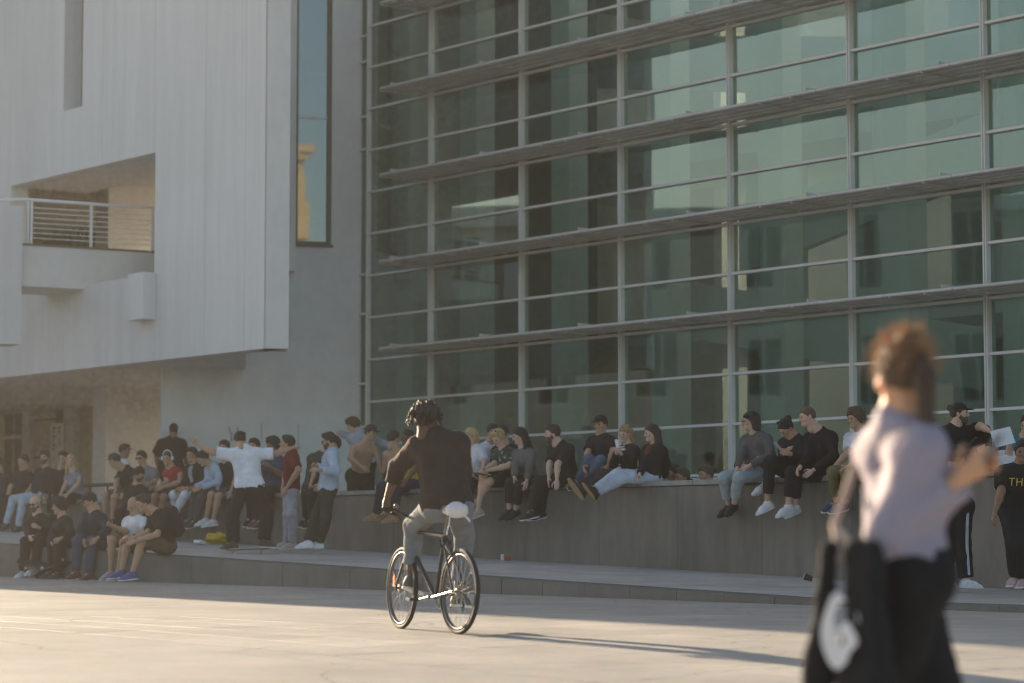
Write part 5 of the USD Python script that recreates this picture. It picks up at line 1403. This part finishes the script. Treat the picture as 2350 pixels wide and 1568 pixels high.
# ------------------------------------------------------------------ the passer-by in front, out of focus
YW = 8.4
LILAC = usdkit.material(stage, '/World/Looks/lilac_shirt', {'g': ('geometry', {}), 'n': ('noise_texture', {'scale': 5.0, 'detail': 3.0}), 'w': ('wave_texture', {'scale': 40.0, 'bands_direction': 'x'}), 'r': ('rgb_ramp', {'ramp': [(0, (0.27, 0.235, 0.285)), (1, (0.31, 0.265, 0.31))]}), 'p': ('principled_bsdf', {'roughness': 0.85})}, [('g.position', 'w.vector'), ('w.fac', 'r.fac'), ('r.color', 'p.base_color')], surface='p.BSDF')
wom = person('person with tied up brown hair and lilac shirt walking past close to the camera', 'G', (530, 318), (525, 520), (560, 1120), Y=YW, yaw=100, tyaw=110, hyaw=198, hp=4, E=[(465, 960), (560, 900)], Wr=[(748, 735), (800, 715)], K=[(440, 1620), (680, 1640)], An=[(360, 2300), (760, 2320)], ks=(1, 1), as_=(-1, -1), es=(1, 1), ws=(1, 1),
             k=0.96, f=True, skin_='peach', hair='topbun', hc='brown', top=(0.45, 0.4, 0.47), topmat=LILAC, sleeve='long', bottom=(0.016, 0.015, 0.016), shoe=BLACK, h=0.011, baggy=0.004, bb=0.03, hem=0.17, hd=0.0, fat=-0.018, hand=('grip', 'grip'))
MHw = wom['MH']
# ------------------------------------------------------------------ things people hold, wear or left about
def hpoint(p, i, off=(0.10, 0, 0)):
    x = unit(p['WR'][i] - p['EL'][i])
    return p['WR'][i] + x * off[0]


def look(c, f, up=(0, 0, 1)):
    f = unit(f); r = unit(np.cross(f, up)); u = np.cross(r, f)
    return rot4((r, f, u), c)


def backpack(label, c, f, w=0.30, hgt=0.44, dpt=0.17, col=BLACK):
    t = thing('backpack', label, 'backpack', c - V(0, 0, hgt / 2))
    M = look(c, f)
    b = Blob()
    for x in (-1, 1):
        for z in (-1, 1):
            b.cap((x * (w / 2 - 0.08), 0, z * (hgt / 2 - 0.08)), (x * (w / 2 - 0.08), 0, -z * (hgt / 2 - 0.08)), 0.085, 0.085, 0.05)
    b.cap((-w / 2 + 0.09, 0, 0), (w / 2 - 0.09, 0, 0), 0.09, 0.09, 0.06)
    part(t, 'sack', moved(ruffle(b.mesh(0.013), 0.01, 9), M), cloth(col), smooth=True)
    part(t, 'pocket', moved(cbox(-w / 2 + 0.05, w / 2 - 0.05, -0.125, -0.085, -hgt / 2 + 0.03, 0.0, 0.015), M), cloth(tuple(x * 1.3 for x in col)), smooth=30)
    for x in (-0.09, 0.09):
        part(t, 'strap', moved(tube([(x, 0.08, hgt / 2 - 0.05), (x, 0.17, hgt / 2 + 0.02), (x * 1.3, 0.30, 0.12), (x * 1.5, 0.24, -0.05), (x * 1.3, 0.08, -0.16)], 0.016, 8), M), cloth(col), smooth=True)


backpack('dark backpack on the back of the person at the end of the step', b6['che'] - b6['ft'] * 0.20 - b6['up'] * 0.17, b6['ft'])


def phone(label, c, nrm, col=(0.02, 0.02, 0.022), up=(0, 0, 1)):
    t = thing('phone', label, 'phone', c)
    M = look(c, nrm, up)
    part(t, 'case', moved(cbox(-0.036, 0.036, -0.0045, 0.0035, -0.073, 0.073, 0.003), M), mat('phone_' + str(int(col[0] * 100)), col, 0.3, var=0.02))
    part(t, 'screen', moved(box(-0.032, 0.032, 0.0037, 0.0045, -0.066, 0.066), M), mat('phone_screen', (0.02, 0.022, 0.025), 0.08, var=0.02))


def between(p, o=0.09):
    return (hpoint(p, 0, (o, 0, 0)) + hpoint(p, 1, (o, 0, 0))) / 2


phone('black phone held by the bearded person in the pale blue shirt', at(*[q * 0.2732 + s for q, s in zip((1278, 520), (367.2, 918))], d4['WR'][0][1]) , unit(V(0.8, 0.1, 0.6)))
phone('white phone held up by the person in the striped top', at(1645 * .2474 + 1009.8, 415 * .2474 + 918, f8['WR'][0][1] - 0.05), unit(V(0.75, 0.6, 0.25)), (0.62, 0.60, 0.60))
phone('phone held by the person bent over with sunglasses on the head', at(960 * .23414 + 1560.6, 585 * .23414 + 887.4, g3['WR'][0][1] - 0.08), unit(V(0.6, 0.35, 0.75)), (0.35, 0.34, 0.36))
phone('blurred dark phone in the hands of the passer-by close to the camera', between(wom, 0.10) + V(0.02, 0, 0.03), unit(V(-0.85, -0.05, 0.5)))
phone('dark phone held by the bearded person with the raised knee', at(522 * .3121 + 2068.5, 405 * .3121 + 887.4, h1['WR'][0][1] - 0.1), unit(V(-0.5, 0.3, 0.6)))


def sunglasses_on_head(p):
    part(p['path'], 'sunglasses', moved(GLASSES, p['MH'] @ rot4(((1, 0, 0), (0, 0.75, 0.66), (0, -0.66, 0.75)), (0, -0.045, 0.055))), mat('sunglass_lens', (0.012, 0.012, 0.012), 0.12, var=0.01))


sunglasses_on_head(f4); sunglasses_on_head(g3)
# the open book of the reader
bk = thing('book', 'open white book held overhead by the person lying on the wall', 'book', at(740 * .3121 + 2068.5, 372 * .3121 + 887.4, h3['WR'][0][1]))
Mk = look(at(745 * .3121 + 2068.5, 372 * .3121 + 887.4, h3['WR'][0][1] - 0.02), V(0.15, -1, 0.25), V(-0.25, 0, 1))
part(bk, 'cover', moved(cat(cbox(-0.125, -0.004, 0.0, 0.006, -0.10, 0.10, 0.002), cbox(0.004, 0.125, 0.0, 0.006, -0.10, 0.10, 0.002), box(-0.004, 0.004, -0.002, 0.004, -0.10, 0.10)), Mk), mat('book_cover', (0.66, 0.66, 0.68), 0.6, var=0.03))
part(bk, 'pages', moved(cat(cbox(-0.12, -0.003, -0.014, -0.0005, -0.096, 0.096, 0.003), cbox(0.003, 0.12, -0.014, -0.0005, -0.096, 0.096, 0.003)), Mk), mat('paper', (0.72, 0.70, 0.66), 0.8, var=0.03))
# notepad and pen of the blond writer
wp_ = between(f4, 0.10)
nb = thing('notepad', 'small yellow notepad on the knee of the blond person in the floral shirt', 'notepad', wp_)
Mn = look(wp_ + V(-0.03, -0.02, -0.03), V(-0.6, -0.5, 0.1), V(0, 0, 1))
part(nb, 'pages', moved(cbox(-0.10, 0.10, -0.13, 0.13, -0.006, 0.004, 0.002), Mn), mat('yellow_paper', (0.52, 0.42, 0.18), 0.8, var=0.05))
part(nb, 'cover', moved(cbox(-0.102, 0.102, -0.132, 0.132, -0.012, -0.0065, 0.002), Mn), mat('brown_card', (0.25, 0.18, 0.10), 0.8))
# water bottle between the two seated people
wb = on_d(775 * .23414 + 1560.6, 890 * .23414 + 887.4, 23.52); wb[2] = LEDGE_Z + 0.001
wt = thing('water_bottle', 'clear plastic water bottle with a blue label standing on the wall', 'bottle', wb)
prof = [(0.0, 0.0), (0.034, 0.002), (0.041, 0.012), (0.041, 0.05), (0.037, 0.058), (0.041, 0.066), (0.037, 0.080), (0.041, 0.090), (0.037, 0.104), (0.041, 0.114), (0.037, 0.135), (0.030, 0.15), (0.041, 0.17), (0.041, 0.245), (0.036, 0.268), (0.020, 0.298), (0.014, 0.304), (0.014, 0.312)]
part(wt, 'shell', lathe(prof, 24, rot4(np.eye(3), wb)), usdkit.material(stage, '/World/Looks/clear_plastic', {'t': ('transparent_bsdf', {'color': (0.80, 0.88, 0.92)}), 'g': ('glossy_bsdf', {'color': (0.9, 0.95, 1.0), 'roughness': 0.08}), 'd': ('diffuse_bsdf', {'color': (0.5, 0.56, 0.6)}), 'm': ('mix_closure', {'fac': 0.35}), 'm2': ('mix_closure', {'fac': 0.3})}, [('t.BSDF', 'm.closure1'), ('g.BSDF', 'm.closure2'), ('m.closure', 'm2.closure1'), ('d.BSDF', 'm2.closure2')], surface='m2.closure'), smooth=40)
part(wt, 'label', lathe([(0.0418, 0.172), (0.0418, 0.243)], 24, rot4(np.eye(3), wb)), usdkit.material(stage, '/World/Looks/bottle_label', {'g': ('geometry', {}), 'n': ('noise_texture', {'scale': 22.0}), 'r': ('rgb_ramp', {'ramp': [(0.42, (0.03, 0.16, 0.42)), (0.5, (0.10, 0.42, 0.62)), (0.6, (0.55, 0.66, 0.30))]}), 'p': ('principled_bsdf', {'roughness': 0.35})}, [('g.position', 'n.vector'), ('n.fac', 'r.fac'), ('r.color', 'p.base_color')], surface='p.BSDF'), smooth=40)
part(wt, 'lid', lathe([(0.0, 0.30), (0.016, 0.30), (0.016, 0.326), (0.0, 0.327)], 16, rot4(np.eye(3), wb)), WHITEP, smooth=40)


# skateboards
def skateboard(label, c, f, up=(0, 0, 1), deckc=(0.16, 0.11, 0.06), grip=(0.02, 0.02, 0.02)):
    t = thing('skateboard', label, 'skateboard', c)
    f = unit(f); u = unit(np.asarray(up, float) - f * (np.asarray(up) @ f)); r = np.cross(f, u)
    M = rot4((f, -r, u), c)
    n = 25; xs_ = np.linspace(-0.40, 0.40, n); v, fc = [], []
    for x in xs_:
        a = max(0, (abs(x) - 0.28) / 0.12); hw = 0.10 * math.sqrt(max(1 - (max(abs(x) - 0.30, 0) / 0.1001) ** 2, 0.0004)); z = 0.045 * a ** 1.4
        for y in (-hw, -hw * 0.5, 0, hw * 0.5, hw):
            v.append((x, y, z + 0.004 * (y / 0.1) ** 2))
        for y in (-hw, -hw * 0.5, 0, hw * 0.5, hw):
            v.append((x, y, z - 0.011 + 0.004 * (y / 0.1) ** 2))
    for i in range(n - 1):
        a, b = i * 10, (i + 1) * 10
        for j in range(4):
            fc += [[a + j, b + j, b + j + 1, a + j + 1], [a + 5 + j + 1, b + 5 + j + 1, b + 5 + j, a + 5 + j]]
        fc += [[a, a + 5, b + 5, b], [a + 4, b + 4, b + 9, a + 9]]
    part(t, 'deck', moved(tm(*meshkit.arrays((np.array(v), np.array(fc)))[:2]), M), mat('deck_wood_' + str(int(deckc[0] * 100)), deckc, 0.5, var=0.25, scale=20, stretch=(1, 6, 6)))
    gv = np.array(v).reshape(n, 10, 3)[1:-1, :5] + (0, 0, 0.0025)
    gi_ = np.arange(gv.shape[0] * 5).reshape(-1, 5)
    part(t, 'grip_tape', moved(tm(*meshkit.arrays((gv.reshape(-1, 3), np.stack([gi_[:-1, :-1], gi_[1:, :-1], gi_[1:, 1:], gi_[:-1, 1:]], -1).reshape(-1, 4)))[:2]), M), mat('grip_tape', grip, 0.95, var=0.1))
    for x in (-0.21, 0.21):
        tr = part(t, 'truck', moved(cat(tube([(x, -0.062, -0.052), (x, 0.062, -0.052)], 0.009, 8), cbox(x - 0.04, x + 0.04, -0.028, 0.028, -0.022, -0.0115, 0.003), tube([(x, 0, -0.02), (x + 0.01, 0, -0.052)], 0.018, 8)), M), STEEL)
        for y in (-0.08, 0.08):
            part(tr, 'wheel', moved(lathe([(0, -0.016), (0.020, -0.016), (0.026, -0.010), (0.026, 0.010), (0.020, 0.016), (0, 0.016)], 18, rot4(((1, 0, 0), (0, 0, -1), (0, 1, 0)), (x, y, -0.052))), M), mat('skate_wheel', (0.42, 0.36, 0.22), 0.5), smooth=40)


sk0 = (skater['AN'][0] + skater['AN'][1]) / 2
skateboard('skateboard under the feet of the person with spread arms', V(sk0[0], sk0[1], sk0[2] - 0.085 * 1.08 - 0.006), V(0.97, 0.22, 0.03))
skateboard('worn skateboard with a wooden deck leaning on the crouched bald person', at(92, 1296, 40.4), V(0.95, -0.3, -0.12), V(0.15, -0.45, 0.9), (0.14, 0.09, 0.06), (0.10, 0.08, 0.06))
skateboard('upturned skateboard lying with its wheels up at the foot of the step', at(128, 1306, 40.0), V(0.8, -0.5, 0.3), V(0.2, -0.6, -0.8), (0.03, 0.03, 0.035))
# cup and litter on the walk
cp = on_d(1846, 1327, 22.7); cp[2] = z_walk(float(cp @ UD), 22.7)
ct = thing('paper_cup', 'dark paper cup with a pale rim lying on the walk near the wall', 'cup', cp)
Mc = rot4((unit(V(0.3, 0.2, 0.9)), unit(np.cross(V(-0.9, 0.1, 0.3), V(0.3, 0.2, 0.9))), unit(V(-0.93, 0.05, 0.29))), cp + V(0.05, 0, 0.042))
part(ct, 'cup', lathe([(0, -0.05), (0.030, -0.05), (0.042, 0.05), (0.040, 0.05), (0.028, -0.046), (0, -0.046)], 20, Mc), mat('dark_cup', (0.05, 0.04, 0.03), 0.6), smooth=40)
part(ct, 'lid', lathe([(0, 0.05), (0.044, 0.05), (0.044, 0.06), (0.034, 0.064), (0, 0.062)], 20, Mc), mat('cup_lid', (0.35, 0.30, 0.24), 0.5), smooth=40)
for i, (px, py, dd, c1, c2, lab) in enumerate(((1157, 1283, 23.3, (0.62, 0.62, 0.62), (0.45, 0.10, 0.05), 'small white and red crumpled packet at the foot of the wall'), )):
    q = on_d(px, py, dd); q[2] = z_walk(float(q @ UD), dd)
    t = thing('litter', lab, 'litter', q)
    part(t, 'packet', ruffle(cbox(q[0] - 0.05, q[0] + 0.0, q[1] - 0.03, q[1] + 0.03, q[2] + 0.002, q[2] + 0.09, 0.01).subdivide().subdivide(), 0.012, 20), mat('litter_white', c1, 0.7))
    part(t, 'wrapper', ruffle(cbox(q[0] + 0.005, q[0] + 0.085, q[1] - 0.03, q[1] + 0.03, q[2] + 0.002, q[2] + 0.055, 0.01).subdivide().subdivide(), 0.015, 24), mat('litter_red', c2, 0.7))
q = on_d(458, 1250, 22.6); q[2] = z_walk(float(q @ UD), 22.6)
single('tissue', ruffle(trimesh.creation.icosphere(3, 0.09), 0.06, 14).apply_transform(np.diag([1.2, 1, 0.45, 1])).apply_translation(q + V(0, 0, 0.04)), WHITEP, 'small crumpled white tissue on the walk left of the skater', 'tissue', smooth=True)
q = on_d(502, 1219, 23.1); q[2] = z_walk(float(q @ UD), 23.1)
single('yellow_bag', ruffle(trimesh.creation.icosphere(3, 0.16), 0.10, 9).apply_transform(np.diag([1.35, 1, 0.6, 1])).apply_translation(q + V(0, 0, 0.09)), cloth((0.48, 0.33, 0.03)), 'crumpled yellow bag on the walk under the white shoes', 'bag', smooth=True)
q = on_d(1150, 1105, 23.5); q[2] = LEDGE_Z
single('white_cap', Blob().ell(q + V(-0.02, -0.02, 0.05), (0.15, 0.12, 0.085), 0.02).ell(q + V(-0.17, -0.06, 0.02), (0.09, 0.08, 0.02), 0.03).mesh(0.012, [(q + V(0, 0, 0.002), V(0, 0, -1))]), cloth((0.60, 0.56, 0.53)), 'crumpled white cap lying on the wall beside the floral shirt', 'cap', smooth=True)
q = on_d(1130 * .2732 + 367.2, 1240 * .2732 + 918, 21.6)
q = on_d(480 * .2732 + 367.2 + 200, 1175 * .2732 + 918, 22.9); q[2] = z_walk(float(q @ UD), 22.9)
skateboard('skateboard with a yellow edge resting on the walk behind the skater', V(q[0] - 0.2, q[1], q[2] + 0.08), V(0.98, 0.15, 0.02), (0, 0, 1), (0.50, 0.40, 0.06))
# tote bag of the passer-by
hip = wom['pel']
tb = thing('tote_bag', 'black tote bag with a white ring shaped print hanging from the shoulder of the passer-by', 'bag', at(300 * .551 + 1774.8, 1560 * .551 + 703.8, YW - 0.18))
tc = at(335 * .551 + 1774.8, 1290 * .551 + 703.8, YW - 0.16)
Mt = look(tc, V(-0.72, -0.69, 0.0))
b = Blob()
for x in (-0.10, 0.0, 0.15):
    b.cap((x, 0, -0.21), (x * 0.7 - 0.01, 0, 0.21), 0.055, 0.026, 0.07)
part(tb, 'sack', moved(ruffle(b.mesh(0.012), 0.022, 8), Mt), cloth((0.018, 0.017, 0.018)), smooth=True)
th_ = np.linspace(0, 2 * PI, 40)
ringp = sg.Polygon([((0.068 + 0.010 * sin(2 * t + 1)) * cos(t) - 0.01, (0.115 + 0.012 * cos(3 * t)) * sin(t)) for t in th_]).difference(sg.Polygon([(0.012 + (0.046 + 0.006 * sin(3 * t)) * cos(t), 0.015 + 0.080 * sin(t)) for t in th_])).difference(sg.box(0.02, -0.2, 0.12, 0.03))
blobp = sg.Polygon([(0.012 + (0.034 + 0.012 * cos(3 * t)) * cos(t), -0.030 + (0.058 + 0.012 * sin(2 * t)) * sin(t)) for t in th_])
pr_ = extrude(ringp.union(blobp).difference(sg.Point(-0.005, -0.03).buffer(0.014)), 0.004)
part(tb, 'print', moved(pr_, Mt @ rot4(((-1, 0, 0), (0, 0, 1), (0, 1, 0)), (-0.01, 0.066, -0.045))), mat('white_print', (0.60, 0.59, 0.60), 0.8))
sl_ = wom['SH'][1] + V(0, 0, 0.01)
for o in (-0.05, 0.05):
    part(tb, 'handle', tube([tc + Mt[:3, 0] * o + V(0, 0, 0.17), (tc + sl_) / 2 + V(-0.10, 0.02, 0.02), sl_ + V(-0.085, 0.0, -0.08), sl_ + V(-0.03, 0.0, 0.075), sl_ + V(0.05, 0.0, 0.02)], 0.012, 8), cloth((0.42, 0.33, 0.28)), smooth=True)
# loose hair of the passer-by
M = wom['MH']; strands = []
rg = np.random.default_rng(3)
for i in range(800):
    th1, el1 = rg.uniform(0, 2 * PI), rg.uniform(-0.2, 1.5)
    d0 = V(sin(th1) * cos(el1), cos(th1) * cos(el1), sin(el1))
    if d0[1] > 0.5 and el1 < 0.7:
        continue
    p = V(0, -0.015, 0.03) + d0 * V(0.086, 0.108, 0.105)
    if i % 6 == 0:
        p = V(0, -0.078, 0.100) + d0 * 0.045
    q1 = p + d0 * rg.uniform(0.006, 0.030) + rg.normal(0, 0.012, 3)
    q2 = q1 + rg.normal(0, 0.018, 3) + V(0, -0.01, -0.005)
    strands.append(tube([M[:3, :3] @ x + M[:3, 3] for x in (p, q1, q2)], [0.0016, 0.0013, 0.0007], 4))
part(wom['path'], 'loose_hair', cat(strands), hairm((0.42, 0.23, 0.11)), kind='stuff')
tail = Blob().cap((0, -0.10, 0.07), (0.01, -0.15, -0.02), 0.032, 0.036, 0.03).cap((0.01, -0.15, -0.02), (0.02, -0.135, -0.17), 0.036, 0.026, 0.03).cap((0.02, -0.135, -0.17), (0.01, -0.12, -0.24), 0.030, 0.010, 0.03)
part(wom['path'], 'ponytail', moved(ruffle(tail.mesh(0.008), 0.010, 40, 2, (1, 1, 0.3)), M), hairm((0.06, 0.035, 0.022)), smooth=True)
part(wom['path'], 'earring', moved(trimesh.creation.icosphere(2, 0.010), M @ rot4(np.eye(3), (-0.080, -0.008, -0.045))), mat('red_bead', (0.45, 0.05, 0.04), 0.3), smooth=True)
# yellow lettering on the tee at the right edge
tx = meshkit.text_mesh('THR', 0.085, 0.003)
tx.apply_translation((-0.10, 0, 0))
c_ = h4['che'] - h4['up'] * 0.20
tx.apply_transform(rot4((-h4['rt'] * 1.0, h4['up'], np.cross(-h4['rt'], h4['up'])), c_ + h4['ft'] * 0.158))
part(h4['path'], 'lettering', tx, mat('yellow_print', (0.55, 0.34, 0.05), 0.7))


# pale side stripe down the track trousers (the leg nearer the right of the picture)
i_ = int(h2['AN'][1][0] > h2['AN'][0][0])
hip_ = h2['pel'] + (h2['AN'][i_] - h2['AN'][1 - i_]) * V(0.75, 0.75, 0) / max(np.linalg.norm((h2['AN'][i_] - h2['AN'][1 - i_])[:2]), 0.01) * 0.13
tow = V(0.25, -0.97, 0)
st_ = [hip_ + V(0, 0, -0.05) + tow * 0.10, h2['KN'][i_] + V(0, 0, 0.18) + tow * 0.112, h2['KN'][i_] + tow * 0.100, (h2['KN'][i_] + h2['AN'][i_]) / 2 + tow * 0.092, h2['AN'][i_] + V(0, 0, 0.06) + tow * 0.083]
part(h2['path'], 'side_stripe', tube(st_, 0.018, 8), cloth((0.40, 0.42, 0.46)), smooth=True)

# ------------------------------------------------------------------ the hazy evening air
HZ = usdkit.material(stage, '/World/Looks/haze', {'v': ('principled_volume', {'color': (0.96, 0.94, 0.90), 'density': 0.00036, 'anisotropy': 0.72})}, [], volume='v.volume')
single('haze', box(-205, 205, -105, 225, -2.2, 36.0), HZ, kind='stuff')
